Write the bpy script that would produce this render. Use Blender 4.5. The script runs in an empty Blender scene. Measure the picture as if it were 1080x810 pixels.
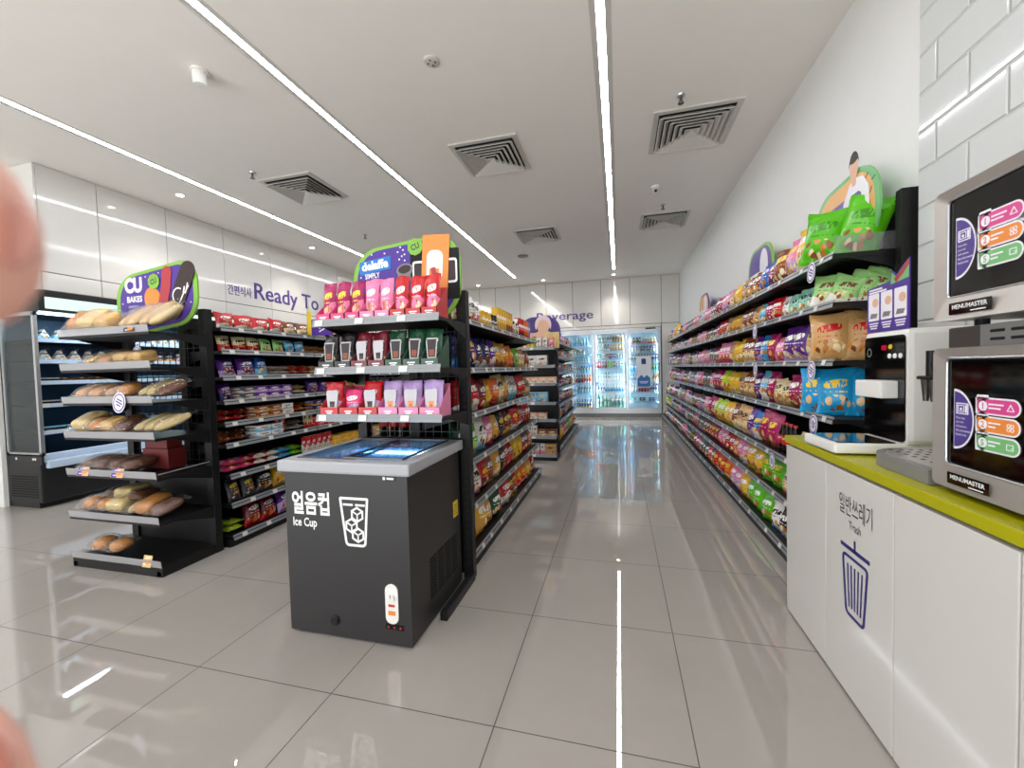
import bpy, bmesh, math, random
from mathutils import Vector, Matrix, Euler
random.seed(7)
S = bpy.context.scene
COL = S.collection
PI = math.pi
R = math.radians

def lin(h):
    h = h.lstrip('#')
    out = []
    for i in (0, 2, 4):
        c = int(h[i:i+2], 16) / 255
        out.append(c / 12.92 if c <= .04045 else ((c + .055) / 1.055) ** 2.4)
    return out
def rgba(h): return (*lin(h), 1)

# ------------------------------------------------------------------ materials
MATS = {}
class NT:
    def __init__(s, name):
        s.m = bpy.data.materials.new(name); s.m.use_nodes = True
        s.t = s.m.node_tree; s.t.nodes.clear()
        s.out = s.t.nodes.new('ShaderNodeOutputMaterial')
    def n(s, typ, **kw):
        nd = s.t.nodes.new(typ)
        for k, v in kw.items(): setattr(nd, k, v)
        return nd
    def l(s, a, b): s.t.links.new(a, b)
    def math(s, op, a, b=None, c=None, clamp=False):
        nd = s.n('ShaderNodeMath', operation=op, use_clamp=clamp)
        for i, x in enumerate((a, b, c)):
            if x is None: continue
            if isinstance(x, (int, float)): nd.inputs[i].default_value = x
            else: s.l(x, nd.inputs[i])
        return nd.outputs[0]
    def mix(s, f, a, b):
        nd = s.n('ShaderNodeMix', data_type='RGBA')
        for sock, x in ((nd.inputs[0], f), (nd.inputs[6], a), (nd.inputs[7], b)):
            if isinstance(x, (int, float)): sock.default_value = x
            elif isinstance(x, (tuple, list)): sock.default_value = x
            else: s.l(x, sock)
        return nd.outputs[2]
    def noise(s, vec, scale, detail=2, rough=.5):
        nd = s.n('ShaderNodeTexNoise'); nd.inputs['Scale'].default_value = scale
        nd.inputs['Detail'].default_value = detail; nd.inputs['Roughness'].default_value = rough
        if vec is not None: s.l(vec, nd.inputs['Vector'])
        return nd
    def bsdf(s, **kw):
        b = s.n('ShaderNodeBsdfPrincipled')
        for k, v in kw.items():
            k = k.replace('_', ' ')
            if isinstance(v, (int, float, tuple, list)): b.inputs[k].default_value = v
            else: s.l(v, b.inputs[k])
        s.l(b.outputs[0], s.out.inputs[0]); return b

def mat(name, hexc, rough=.5, metal=0, var=.04, scale=6, bump=0, bscale=40, spec=.5, coat=0):
    t = NT(name)
    tc = t.n('ShaderNodeTexCoord')
    nz = t.noise(tc.outputs['Object'], scale, 3)
    c = rgba(hexc)
    lo = tuple(max(0, x * (1 - var)) for x in c[:3]) + (1,)
    hi = tuple(min(1, x * (1 + var)) for x in c[:3]) + (1,)
    col = t.mix(nz.outputs[0], lo, hi)
    b = t.bsdf(Base_Color=col, Roughness=rough, Metallic=metal)
    b.inputs['Specular IOR Level'].default_value = spec
    if coat: b.inputs['Coat Weight'].default_value = coat; b.inputs['Coat Roughness'].default_value = .05
    if bump:
        n2 = t.noise(tc.outputs['Object'], bscale, 3)
        bp = t.n('ShaderNodeBump'); bp.inputs['Strength'].default_value = bump; bp.inputs['Distance'].default_value = .004
        t.l(n2.outputs[0], bp.inputs['Height']); t.l(bp.outputs[0], b.inputs['Normal'])
    MATS[name] = t.m; return t.m
def emis(name, hexc, strength):
    t = NT(name); e = t.n('ShaderNodeEmission'); e.inputs[0].default_value = rgba(hexc); e.inputs[1].default_value = strength
    t.l(e.outputs[0], t.out.inputs[0]); MATS[name] = t.m; return t.m
def film(name, hexc, gloss=.2, rough=.08, crinkle=0, haze=0):
    """clear film or pane: mostly transparent with a glossy reflection"""
    t = NT(name)
    tr = t.n('ShaderNodeBsdfTransparent'); c = rgba(hexc); tr.inputs[0].default_value = c
    gl = t.n('ShaderNodeBsdfGlossy'); gl.inputs['Roughness'].default_value = rough
    lw = t.n('ShaderNodeLayerWeight'); lw.inputs[0].default_value = .5
    f = t.math('ADD', t.math('MULTIPLY', t.math('POWER', lw.outputs['Facing'], 5.0), .55), gloss * .3, clamp=True)
    mx = t.n('ShaderNodeMixShader'); t.l(f, mx.inputs[0]); t.l(tr.outputs[0], mx.inputs[1]); t.l(gl.outputs[0], mx.inputs[2])
    last = mx
    if haze:
        df = t.n('ShaderNodeBsdfDiffuse'); df.inputs[0].default_value = (.75, .74, .75, 1)
        last = t.n('ShaderNodeMixShader'); last.inputs[0].default_value = haze; t.l(mx.outputs[0], last.inputs[1]); t.l(df.outputs[0], last.inputs[2])
    if crinkle:
        tc = t.n('ShaderNodeTexCoord'); nz = t.noise(tc.outputs['Object'], 28, 3, .6); nz.inputs['Distortion'].default_value = 1.5
        bp = t.n('ShaderNodeBump'); bp.inputs['Strength'].default_value = crinkle; bp.inputs['Distance'].default_value = .02
        t.l(nz.outputs[0], bp.inputs['Height']); t.l(bp.outputs[0], gl.inputs['Normal']); t.l(bp.outputs[0], lw.inputs['Normal'])
    t.l(last.outputs[0], t.out.inputs[0]); MATS[name] = t.m; return t.m

def print_mat(name, rough=.32, wrinkle=.35, food=True, logo=True):
    """printed wrapper: base colour, swoosh, logo patch with glyph-like marks, product picture; colours come from each object"""
    t = NT(name)
    uv = t.n('ShaderNodeUVMap'); sep = t.n('ShaderNodeSeparateXYZ'); t.l(uv.outputs[0], sep.inputs[0])
    u, v = sep.outputs[0], sep.outputs[1]
    oi = t.n('ShaderNodeObjectInfo')
    at = lambda nm: t.n('ShaderNodeAttribute', attribute_type='OBJECT', attribute_name=nm)
    ink, acc, sd = at('ink'), at('accent'), at('seed')
    seed = sd.outputs['Fac']
    cmb = t.n('ShaderNodeCombineXYZ'); t.l(u, cmb.inputs[0]); t.l(v, cmb.inputs[1]); t.l(seed, cmb.inputs[2])
    vec = cmb.outputs[0]
    # swoosh
    sn = t.math('SINE', t.math('ADD', t.math('MULTIPLY', u, 4.2), t.math('MULTIPLY', seed, 7.0)))
    edge = t.math('ADD', t.math('MULTIPLY', sn, .1), t.math('ADD', t.math('MULTIPLY', t.math('FRACT', t.math('MULTIPLY', seed, 3.7)), .3), .18))
    sw = t.math('LESS_THAN', v, edge)
    col = t.mix(sw, oi.outputs['Color'], acc.outputs['Color'])
    if food:
        vo = t.n('ShaderNodeTexVoronoi'); vo.inputs['Scale'].default_value = 5.5; t.l(vec, vo.inputs['Vector'])
        rp = t.n('ShaderNodeValToRGB'); e = rp.color_ramp.elements
        e[0].color = rgba('#7a3c16'); e[1].color = rgba('#f0dfb4'); e[0].position = .1; e[1].position = .9
        m1 = e.new(.5); m1.color = rgba('#d58a35')
        sp = t.n('ShaderNodeSeparateColor'); t.l(vo.outputs['Color'], sp.inputs[0]); t.l(sp.outputs[0], rp.inputs[0])
        # picture area: wobbly ellipse in the lower half
        nz = t.noise(vec, 4, 2)
        dx = t.math('DIVIDE', t.math('SUBTRACT', u, .5), .42); dy = t.math('DIVIDE', t.math('SUBTRACT', v, .27), .17)
        d = t.math('ADD', t.math('ADD', t.math('MULTIPLY', dx, dx), t.math('MULTIPLY', dy, dy)), t.math('MULTIPLY', nz.outputs[0], .9))
        fm = t.math('MULTIPLY', t.math('LESS_THAN', d, 1.25), t.math('LESS_THAN', vo.outputs['Distance'], .52))
        col = t.mix(fm, col, rp.outputs[0])
    if logo:
        dx = t.math('DIVIDE', t.math('SUBTRACT', u, .5), .31); dy = t.math('DIVIDE', t.math('SUBTRACT', v, .66), .085)
        tilt = t.math('SUBTRACT', dy, t.math('MULTIPLY', dx, .35))
        d = t.math('ADD', t.math('POWER', t.math('ABSOLUTE', dx), 3.0), t.math('POWER', t.math('ABSOLUTE', tilt), 3.0))
        lm = t.math('LESS_THAN', d, 1.0)
        # blocky strokes that read as lettering
        mp = t.n('ShaderNodeMapping'); mp.inputs['Scale'].default_value = (15, 8.5, 3); t.l(vec, mp.inputs[0])
        vo2 = t.n('ShaderNodeTexVoronoi', distance='CHEBYCHEV'); vo2.inputs['Scale'].default_value = 1.0; t.l(mp.outputs[0], vo2.inputs['Vector'])
        gl = t.math('GREATER_THAN', vo2.outputs['Distance'], .33)
        lm2 = t.math('MULTIPLY', lm, gl)
        col = t.mix(lm2, col, ink.outputs['Color'])
        # small print lines
        mp3 = t.n('ShaderNodeMapping'); mp3.inputs['Scale'].default_value = (30, 3, 3); t.l(vec, mp3.inputs[0])
        n3 = t.noise(mp3.outputs[0], 1, 1)
        ln = t.math('LESS_THAN', t.math('ABSOLUTE', t.math('SUBTRACT', v, .49)), .014)
        lnm = t.math('MULTIPLY', t.math('MULTIPLY', ln, t.math('GREATER_THAN', n3.outputs[0], .5)), t.math('LESS_THAN', t.math('ABSOLUTE', t.math('SUBTRACT', u, .5)), .3))
        col = t.mix(lnm, col, ink.outputs['Color'])
    b = t.bsdf(Base_Color=col, Roughness=rough)
    if wrinkle:
        tc = t.n('ShaderNodeTexCoord')
        n4 = t.noise(tc.outputs['Object'], 14, 3, .6)
        bp = t.n('ShaderNodeBump'); bp.inputs['Strength'].default_value = wrinkle; bp.inputs['Distance'].default_value = .02
        t.l(n4.outputs[0], bp.inputs['Height']); n4.inputs['Distortion'].default_value = 1.2; t.l(bp.outputs[0], b.inputs['Normal'])
    MATS[name] = t.m; return t.m
def tint_mat(name, rough=.3, trans=0.0, metal=0):
    """plain material that takes the colour of its object"""
    t = NT(name); oi = t.n('ShaderNodeObjectInfo')
    tc = t.n('ShaderNodeTexCoord'); nz = t.noise(tc.outputs['Object'], 25, 2)
    col = t.mix(t.math('MULTIPLY', nz.outputs[0], .08), oi.outputs['Color'], (0.9, .9, .9, 1))
    t.bsdf(Base_Color=col, Roughness=rough, Metallic=metal)
    MATS[name] = t.m; return t.m

# ------------------------------------------------------------------ mesh builder
ORG = {}
class MB:
    def __init__(s): s.v = []; s.f = []; s.mi = []; s.uv = {}
    def add(s, vs, fs, mi=0, uvs=None):
        k = len(s.v); s.v += [tuple(p) for p in vs]
        for j, q in enumerate(fs):
            if uvs: s.uv[len(s.f)] = uvs[j]
            s.f.append(tuple(i + k for i in q)); s.mi.append(mi)
        return s
    def box(s, a, b, mi=0, bev=0):
        """axis-aligned box between corners a and b"""
        a, b = [min(p, q) for p, q in zip(a, b)], [max(p, q) for p, q in zip(a, b)]
        if bev:
            bm = bmesh.new(); bmesh.ops.create_cube(bm, size=1)
            for q in bm.verts: q.co = Vector([(x + .5) * (n - m) + m for x, m, n in zip(q.co, a, b)])
            bmesh.ops.bevel(bm, geom=bm.edges[:], offset=min(bev, .45 * min(n - m for m, n in zip(a, b))), segments=2, profile=.6, affect='EDGES')
            bm.verts.index_update()
            s.add([q.co[:] for q in bm.verts], [[q.index for q in f.verts] for f in bm.faces], mi); bm.free(); return s
        x0, y0, z0 = a; x1, y1, z1 = b
        vs = [(x0,y0,z0),(x1,y0,z0),(x1,y1,z0),(x0,y1,z0),(x0,y0,z1),(x1,y0,z1),(x1,y1,z1),(x0,y1,z1)]
        fs = [(0,3,2,1),(4,5,6,7),(0,1,5,4),(1,2,6,5),(2,3,7,6),(3,0,4,7)]
        q = [(0,0),(1,0),(1,1),(0,1)]
        return s.add(vs, fs, mi, [q]*6)
    def prism(s, pts, M, t, mi=0):
        """closed 2-D outline pts pushed from local z=0 to z=t, placed by 4x4 M"""
        n = len(pts)
        vs = [M @ Vector((x, y, 0)) for x, y in pts] + [M @ Vector((x, y, t)) for x, y in pts]
        xs = [p[0] for p in pts]; ys = [p[1] for p in pts]
        w = max(xs) - min(xs) or 1; h = max(ys) - min(ys) or 1
        uvp = [((x - min(xs)) / w, (y - min(ys)) / h) for x, y in pts]
        fs = [tuple(range(n))[::-1], tuple(range(n, 2 * n))] + [(i, (i + 1) % n, n + (i + 1) % n, n + i) for i in range(n)]
        uvs = [[uvp[i] for i in reversed(range(n))], uvp[:]] + [[uvp[i], uvp[(i+1) % n], uvp[(i+1) % n], uvp[i]] for i in range(n)]
        return s.add(vs, fs, mi, uvs)
    def lathe(s, prof, n=16, M=Matrix(), mi=0):
        vs, fs, uvs = [], [], []
        h = prof[-1][1] - prof[0][1] or 1
        for r, z in prof:
            for i in range(n): a = 2 * PI * i / n; vs.append(M @ Vector((r * math.cos(a), r * math.sin(a), z)))
        for k in range(len(prof) - 1):
            for i in range(n):
                j = (i + 1) % n; fs.append((k*n+i, k*n+j, (k+1)*n+j, (k+1)*n+i))
                v0 = (prof[k][1] - prof[0][1]) / h; v1 = (prof[k+1][1] - prof[0][1]) / h
                uvs.append([(2*i/n % 1, v0), ((2*i/n % 1) + 2/n, v0), ((2*i/n % 1) + 2/n, v1), (2*i/n % 1, v1)])
        fs.append(tuple(range(n))[::-1]); fs.append(tuple(range((len(prof)-1)*n, len(prof)*n)))
        uvs += [[(.5, 0)] * n, [(.5, 1)] * n]
        return s.add(vs, fs, mi, uvs)
    def cyl(s, p, q, r, n=12, mi=0, r2=None):
        p, q = Vector(p), Vector(q); d = q - p
        M = Matrix.Translation(p) @ d.to_track_quat('Z', 'Y').to_matrix().to_4x4()
        return s.lathe([(r, 0), (r if r2 is None else r2, d.length)], n, M, mi)
    def tube(s, path, r, n=8, mi=0, closed=False):
        P = [Vector(p) for p in path]; m = len(P); vs = []
        up = Vector((0.13, .31, .94)).normalized()
        for i in range(m):
            a = P[(i - 1) % m] if (closed or i > 0) else P[i]; b = P[(i + 1) % m] if (closed or i < m - 1) else P[i]
            d = (b - a).normalized(); x = d.cross(up).normalized(); y = d.cross(x)
            for k in range(n): t = 2 * PI * k / n; vs.append(P[i] + x * (r * math.cos(t)) + y * (r * math.sin(t)))
        fs = []
        for i in range(m if closed else m - 1):
            for k in range(n):
                j = (i + 1) % m; fs.append((i*n+k, i*n+(k+1) % n, j*n+(k+1) % n, j*n+k))
        if not closed: fs += [tuple(range(n))[::-1], tuple(range((m-1)*n, m*n))]
        return s.add(vs, fs, mi)
    def mesh(s, name, mats, org=(0, 0, 0), smooth=0):
        me = bpy.data.meshes.new(name)
        me.from_pydata([(x - org[0], y - org[1], z - org[2]) for x, y, z in s.v], [], s.f)
        for m in (mats if isinstance(mats, (list, tuple)) else [mats]): me.materials.append(MATS[m] if isinstance(m, str) else m)
        me.polygons.foreach_set('material_index', s.mi)
        if s.uv:
            L = me.uv_layers.new(name='UVMap')
            for i, p in enumerate(me.polygons):
                q = s.uv.get(i)
                if q:
                    for k, li in enumerate(p.loop_indices): L.data[li].uv = q[k]
        if smooth:
            me.polygons.foreach_set('use_smooth', [True] * len(me.polygons))
            if smooth < 180: me.set_sharp_from_angle(angle=R(smooth))
        me.update(); return me
    def build(s, name, mats, parent=None, smooth=0, label=None):
        org = ORG.get(parent.name, (0, 0, 0)) if parent else (0, 0, 0)
        o = bpy.data.objects.new(name, s.mesh(name, mats, org, smooth)); COL.objects.link(o)
        if parent: o.parent = parent; ORG[o.name] = org
        if label: o['label'] = label
        return o
USED = {}
def setp(o, label, cat, group=None):
    n = len(label.replace('-', ' ').split())
    if n < 4 or n > 16: print('LABEL LEN', n, label)
    if label in USED: print('DUP LABEL', label)
    USED[label] = o.name
    o['label'] = label; o['category'] = cat
    if group: o['group'] = group
    return o
def thing(name, label, cat, loc=(0, 0, 0), group=None):
    o = bpy.data.objects.new(name, None); o.empty_display_size = .1; COL.objects.link(o); o.location = loc
    ORG[o.name] = tuple(loc)
    return setp(o, label, cat, group)
def single(mb, name, mats, label, cat, group=None, smooth=0, loc=None):
    """a thing that is one mesh; its origin goes to its base"""
    if loc is None:
        n = len(mb.v); loc = (sum(p[0] for p in mb.v) / n, sum(p[1] for p in mb.v) / n, min(p[2] for p in mb.v))
    o = bpy.data.objects.new(name, mb.mesh(name, mats, loc, smooth)); COL.objects.link(o); o.location = loc
    ORG[o.name] = tuple(loc)
    return setp(o, label, cat, group)
def struct(name, mb, mats, smooth=0):
    o = mb.build(name, mats, None, smooth); o['kind'] = 'structure'; return o
def frame(o, x, z):
    """4x4 with local X = x, local Z = z (normal), origin o"""
    x = Vector(x).normalized(); z = Vector(z).normalized(); y = z.cross(x)
    return Matrix(((x.x, y.x, z.x, o[0]), (x.y, y.y, z.y, o[1]), (x.z, y.z, z.z, o[2]), (0, 0, 0, 1)))
def rrect(w, h, r, n=6, cx=0, cy=0):
    pts = []
    for sx, sy, a0 in ((1, -1, -90), (1, 1, 0), (-1, 1, 90), (-1, -1, 180)):
        for i in range(n + 1):
            a = R(a0 + 90 * i / n); pts.append((cx + sx * (w / 2 - r) + r * math.cos(a), cy + sy * (h / 2 - r) + r * math.sin(a)))
    return pts
def ell(w, h, n=28, cx=0, cy=0, rot=0):
    c, s_ = math.cos(rot), math.sin(rot); out = []
    for i in range(n):
        a = 2 * PI * i / n; x, y = w / 2 * math.cos(a), h / 2 * math.sin(a); out.append((cx + x * c - y * s_, cy + x * s_ + y * c))
    return out
def rotpts(pts, a, cx=0, cy=0):
    c, s_ = math.cos(a), math.sin(a); return [(cx + x * c - y * s_, cy + x * s_ + y * c) for x, y in pts]
def text_mb(body, M, w=None, h=None, bold=0.0, depth=.0012, align='LEFT', mb=None, mi=0, shear=0):
    """lettering as mesh, fitted to a width and/or cap height, placed by M"""
    cu = bpy.data.curves.new('lettering', 'FONT'); cu.body = body; cu.size = 1; cu.offset = bold; cu.resolution_u = 3; cu.shear = shear
    ob = bpy.data.objects.new('lettering', cu); COL.objects.link(ob)
    dg = bpy.context.evaluated_depsgraph_get(); dg.update()
    me = bpy.data.meshes.new_from_object(ob.evaluated_get(dg))
    xs = [p.co.x for p in me.vertices]; ys = [p.co.y for p in me.vertices]
    x0, x1, y0, y1 = min(xs), max(xs), min(ys), max(ys)
    if w and h: sx, sy = w / (x1 - x0), h / (y1 - y0)
    elif w: sx = sy = w / (x1 - x0)
    else: sx = sy = h / (y1 - y0)
    ox = {'LEFT': x0, 'CENTER': (x0 + x1) / 2, 'RIGHT': x1}[align]
    mb = mb or MB()
    mb.add([M @ Vector(((p.co.x - ox) * sx, (p.co.y - y0) * sy, depth)) for p in me.vertices], [tuple(p.vertices) for p in me.polygons], mi)
    bpy.data.objects.remove(ob); bpy.data.curves.remove(cu); bpy.data.meshes.remove(me)
    return mb
def line_pts(pts, w):
    """outline quads of a polyline of width w, returned as list of 4-point polygons"""
    out = []
    for (x0, y0), (x1, y1) in zip(pts, pts[1:]):
        dx, dy = x1 - x0, y1 - y0; L = math.hypot(dx, dy) or 1; nx, ny = -dy / L * w / 2, dx / L * w / 2; ex, ey = dx / L * w * .35, dy / L * w * .35
        out.append([(x0 - ex - nx, y0 - ey - ny), (x1 + ex - nx, y1 + ey - ny), (x1 + ex + nx, y1 + ey + ny), (x0 - ex + nx, y0 - ey + ny)])
    return out
def stroke(mb, pts, w, M, t=.0012, mi=0, closed=False):
    p = list(pts) + ([pts[0]] if closed else [])
    for k, q in enumerate(line_pts(p, w)): mb.prism(q, M, t + k * .00004, mi)
    return mb
ORD = 'first second third fourth fifth sixth seventh eighth ninth tenth eleventh twelfth thirteenth fourteenth fifteenth sixteenth seventeenth eighteenth nineteenth twentieth'.split()
def ordw(i):
    if i < 20: return ORD[i]
    t, u = divmod(i + 1, 10); tens = {2: 'twenty', 3: 'thirty', 4: 'forty', 5: 'fifty'}[t]
    return (tens + ' ' + ORD[u - 1]) if u else {30: 'thirtieth', 40: 'fortieth', 50: 'fiftieth', 20: 'twentieth'}[i + 1]

PAL = {'green': '#58b817', 'light green': '#9ccf7c', 'mint': '#8fcfb6', 'yellow': '#dfae14', 'gold': '#d09a35', 'pink': '#e27ea6', 'bright pink': '#d3306f',
 'magenta': '#a01a58', 'brown': '#82411f', 'orange': '#e06a18', 'red': '#c0181f', 'sky blue': '#1f9cd4', 'light blue': '#79c1e0', 'blue': '#2062b4',
 'purple': '#56277f', 'lilac': '#b99ace', 'tan': '#c69a62', 'black': '#1d1b1b', 'dark grey': '#454349', 'white': '#e6e2dc', 'navy': '#25245c',
 'cream': '#e6d3a3', 'maroon': '#6c1624', 'silver': '#b7b8bd', 'dark green': '#1d4a30', 'lime': '#a9c71e', 'teal': '#2b8a86', 'peach': '#eab48c'}
INKS = {'white': '#f4f0ea', 'yellow': '#f3cf3a', 'red': '#c81a20', 'dark': '#1f1a20', 'pink': '#f0a9c4', 'green': '#3c8a24', 'purple': '#4a2480', 'leaf': '#3d8a14', 'brown': '#6b3a1c'}
KIN = {'green': ['lime', 'green', 'light green'], 'light green': ['white', 'light green', 'cream'], 'mint': ['white', 'mint'], 'yellow': ['gold', 'yellow', 'cream'], 'gold': ['cream', 'brown', 'yellow'], 'pink': ['white', 'lilac', 'bright pink'], 'magenta': ['magenta', 'purple', 'brown'],
 'brown': ['tan', 'brown', 'cream'], 'orange': ['yellow', 'red', 'orange'], 'red': ['maroon', 'red', 'white'], 'sky blue': ['sky blue', 'light blue'], 'light blue': ['white', 'sky blue'], 'blue': ['blue', 'light blue', 'white'], 'purple': ['lilac', 'purple', 'navy'], 'lilac': ['white', 'lilac', 'pink'],
 'tan': ['tan', 'cream', 'tan'], 'black': ['dark grey', 'silver'], 'dark grey': ['silver', 'lilac', 'dark grey'], 'white': ['silver', 'pink', 'light blue'], 'navy': ['blue', 'silver', 'gold'], 'cream': ['peach', 'tan', 'red'], 'maroon': ['red', 'gold', 'maroon'], 'silver': ['white', 'light blue'], 'dark green': ['dark green', 'green', 'white'],
 'lime': ['yellow', 'green'], 'teal': ['mint', 'white'], 'peach': ['white', 'orange']}
def dress(o, colour, ink=None, accent=None, seed=None, jitter=.06):
    c = lin(PAL[colour]); k = 1 + random.uniform(-jitter, jitter)
    o.color = (min(1, c[0] * k), min(1, c[1] * k), min(1, c[2] * k), 1)
    rs = random.Random(str(colour) + str(seed))
    if ink is None: ink = 'dark' if colour in ('white', 'cream', 'silver', 'tan', 'light green', 'mint') else rs.choice(['white', 'white', 'yellow', 'white'])
    if accent is None: accent = rs.choice(KIN.get(colour, [colour]))
    o['ink'] = lin(INKS[ink]); o['accent'] = lin(PAL[accent]); o['seed'] = float(seed if seed is not None else rs.random())
PROTO = {}
def place(kind, colour, loc, rz, label, cat, group, tilt=0, seed=None, ink=None, accent=None, s=(1, 1, 1), roll=0):
    """one copy of a product: its first mesh is the thing, the rest are its parts"""
    P = PROTO[kind]
    M = Matrix.Translation(loc) @ Matrix.Rotation(rz, 4, 'Z') @ Matrix.Rotation(tilt, 4, 'X') @ Matrix.Rotation(roll, 4, 'Y') @ Matrix.Diagonal((*s, 1))
    root = None
    for k, (nm, me) in enumerate(P):
        o = bpy.data.objects.new(nm, me); COL.objects.link(o)
        if k == 0: o.matrix_world = M; root = o; setp(o, label, cat, group)
        else: o.parent = root
        dress(o, colour, ink, accent, seed)
    return root
# ------------------------------------------------------------------ shared materials
mat('paint_white', '#e9e9e6', .6, var=.02)
mat('ceiling_white', '#ece7e1', .75, var=.02)
mat('panel_gloss', '#dedcd7', .08, var=.015, coat=.3)
mat('seam_dark', '#55524e', .8)
mat('black_metal', '#100f0f', .45, var=.1, spec=.35)
mat('black_matte', '#0d0d0d', .6, var=.1, spec=.3)
mat('wire_black', '#1c1c1c', .4)
mat('rail_grey', '#8d9092', .35, metal=.2)
mat('tag_white', '#d8d6d0', .5)
mat('steel', '#c6c0b9', .34, metal=.65, var=.06, scale=20)
mat('steel_dark', '#6f6c69', .35, metal=.9)
mat('alu', '#c2c4c6', .3, metal=.8)
mat('white_plastic', '#e9e7e1', .35)
mat('chiller_dark', '#131315', .4, var=.1)
mat('chiller_blue', '#3c618a', .45, var=.08)
mat('chiller_lip', '#b9cbe0', .3)
mat('cabinet_white', '#d4d2cc', .12, var=.02, coat=.3)
mat('lime_top', '#a9a608', .3, var=.04)
mat('freezer_body', '#272525', .42, var=.06, bump=.06, bscale=300)
mat('freezer_rim', '#a3a4a8', .3)
mat('freezer_liner', '#8cb9dd', .4)
mat('sign_purple', '#4a2c8e', .35, var=.02)
mat('sign_deep', '#3a2170', .35)
mat('sign_green', '#7db23c', .4)
mat('sign_white', '#eeeaf0', .4)
mat('sign_orange', '#e78a3c', .4)
mat('sign_red', '#a8323a', .4)
mat('carton_red', '#6a1d1a', .5)
mat('sign_choc', '#2f1a1c', .35)
mat('sign_blue', '#2372c2', .35)
mat('sign_melon', '#e6ad66', .4)
mat('sign_pink', '#d4488c', .4)
mat('sign_leaf', '#74b673', .4)
mat('skin_print', '#e3b596', .5)
mat('hair_print', '#2a2021', .5)
mat('ink_purple', '#4b3a86', .4)
mat('ink_navy', '#2b2470', .35)
mat('ink_white', '#efefec', .4)
mat('ink_dark', '#37343a', .4)
mat('gloss_black', '#050505', .06, coat=.4)
mat('grey_plastic', '#7d7c7a', .45)
mat('rubber', '#151515', .7)
mat('yellow_label', '#e3c21a', .5)
mat('red_light', '#c3331f', .4)
mat('vent_white', '#c9c5bf', .45)
mat('vent_dark', '#1d1c1b', .9)
mat('cup_white', '#e8eef2', .3)
mat('crust', '#cf8638', .55, var=.45, scale=9, bump=.3)
mat('crumb', '#dfb06c', .6, var=.4, scale=12, bump=.25)
mat('choc_bread', '#6d3d22', .5, var=.25, scale=16, bump=.3)
mat('cream_bread', '#e4c283', .55, var=.4, scale=10, bump=.25)
mat('peach_filling', '#f0ad80', .5, var=.3, scale=30)
emis('strip_light', '#f8f9ff', 34)
emis('downlight_glow', '#fff0d8', 20)
emis('cooler_led', '#e2f1ff', 46)
emis('chiller_led', '#d9f3ff', 22)
emis('chiller_sign', '#cfeedb', 1.1)
emis('freezer_led', '#e4f2ff', 14)
emis('display_red', '#ff2a50', .35)
film('wrap_film', '#fdfdfc', .5, .1, crinkle=.9)
film('guard_clear', '#f2f2f2', .3, .1, haze=.06)
film('pane_glass', '#e9f1f0', .12, .02)
film('chiller_glass', '#c3d0d2', .3, .03)
film('freezer_glass', '#cfe2f2', .25, .03)
film('shelf_clear', '#e4e2e2', .3, .15, haze=.3)
print_mat('bag_print', .24, .55)
print_mat('pack_print', .4, .1)
print_mat('box_print', .5, 0, food=True)
print_mat('bottle_print', .2, 0, food=False)
print_mat('plain_print', .3, .25, food=False)
tint_mat('tint_gloss', .25)
tint_mat('tint_matte', .5)

# floor: large polished tiles with thin dark joints
t = NT('floor_tile')
tc = t.n('ShaderNodeTexCoord'); sep = t.n('ShaderNodeSeparateXYZ'); t.l(tc.outputs['Object'], sep.inputs[0])
TX, TY = .7475, .7475
def joint(s_, off, size):
    f = t.math('FRACT', t.math('ADD', t.math('DIVIDE', t.math('SUBTRACT', s_, off), size), 100.0))
    d = t.math('MULTIPLY', t.math('MINIMUM', f, t.math('SUBTRACT', 1.0, f)), size)
    return t.math('LESS_THAN', d, .0024)
jn = t.math('MAXIMUM', joint(sep.outputs[0], -.499, TX), joint(sep.outputs[1], 1.49, TY))
n1 = t.noise(tc.outputs['Object'], 1.3, 4, .6); n2 = t.noise(tc.outputs['Object'], 16, 4, .65)
base = t.mix(n1.outputs[0], rgba('#9e9790'), rgba('#ada69f'))
base = t.mix(t.math('MULTIPLY', n2.outputs[0], .3), base, rgba('#968f89'))
fcol = t.mix(jn, base, rgba('#2a2522'))
b = t.bsdf(Base_Color=fcol, Roughness=t.math('MULTIPLY', jn, .6))
b.inputs['IOR'].default_value = 1.9
MATS['floor_tile'] = t.m

# wall tiles: glossy white bevelled bricks in running bond
t = NT('subway_tile')
tc = t.n('ShaderNodeTexCoord'); sep = t.n('ShaderNodeSeparateXYZ'); t.l(tc.outputs['Object'], sep.inputs[0])
cm = t.n('ShaderNodeCombineXYZ'); t.l(sep.outputs[1], cm.inputs[0]); t.l(sep.outputs[2], cm.inputs[1])
br = t.n('ShaderNodeTexBrick'); br.inputs['Scale'].default_value = 1; br.inputs['Brick Width'].default_value = .40; br.inputs['Row Height'].default_value = .20
br.inputs['Mortar Size'].default_value = .012; br.inputs['Mortar Smooth'].default_value = 1; br.inputs['Color1'].default_value = rgba('#d8dad8'); br.inputs['Color2'].default_value = rgba('#d3d6d4'); br.inputs['Mortar'].default_value = rgba('#d0d2d0')
t.l(cm.outputs[0], br.inputs['Vector'])
bp = t.n('ShaderNodeBump', invert=True); bp.inputs['Strength'].default_value = .9; bp.inputs['Distance'].default_value = .008
t.l(br.outputs['Fac'], bp.inputs['Height'])
b = t.bsdf(Base_Color=br.outputs['Color'], Roughness=.07); t.l(bp.outputs[0], b.inputs['Normal']); MATS['subway_tile'] = t.m

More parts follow.
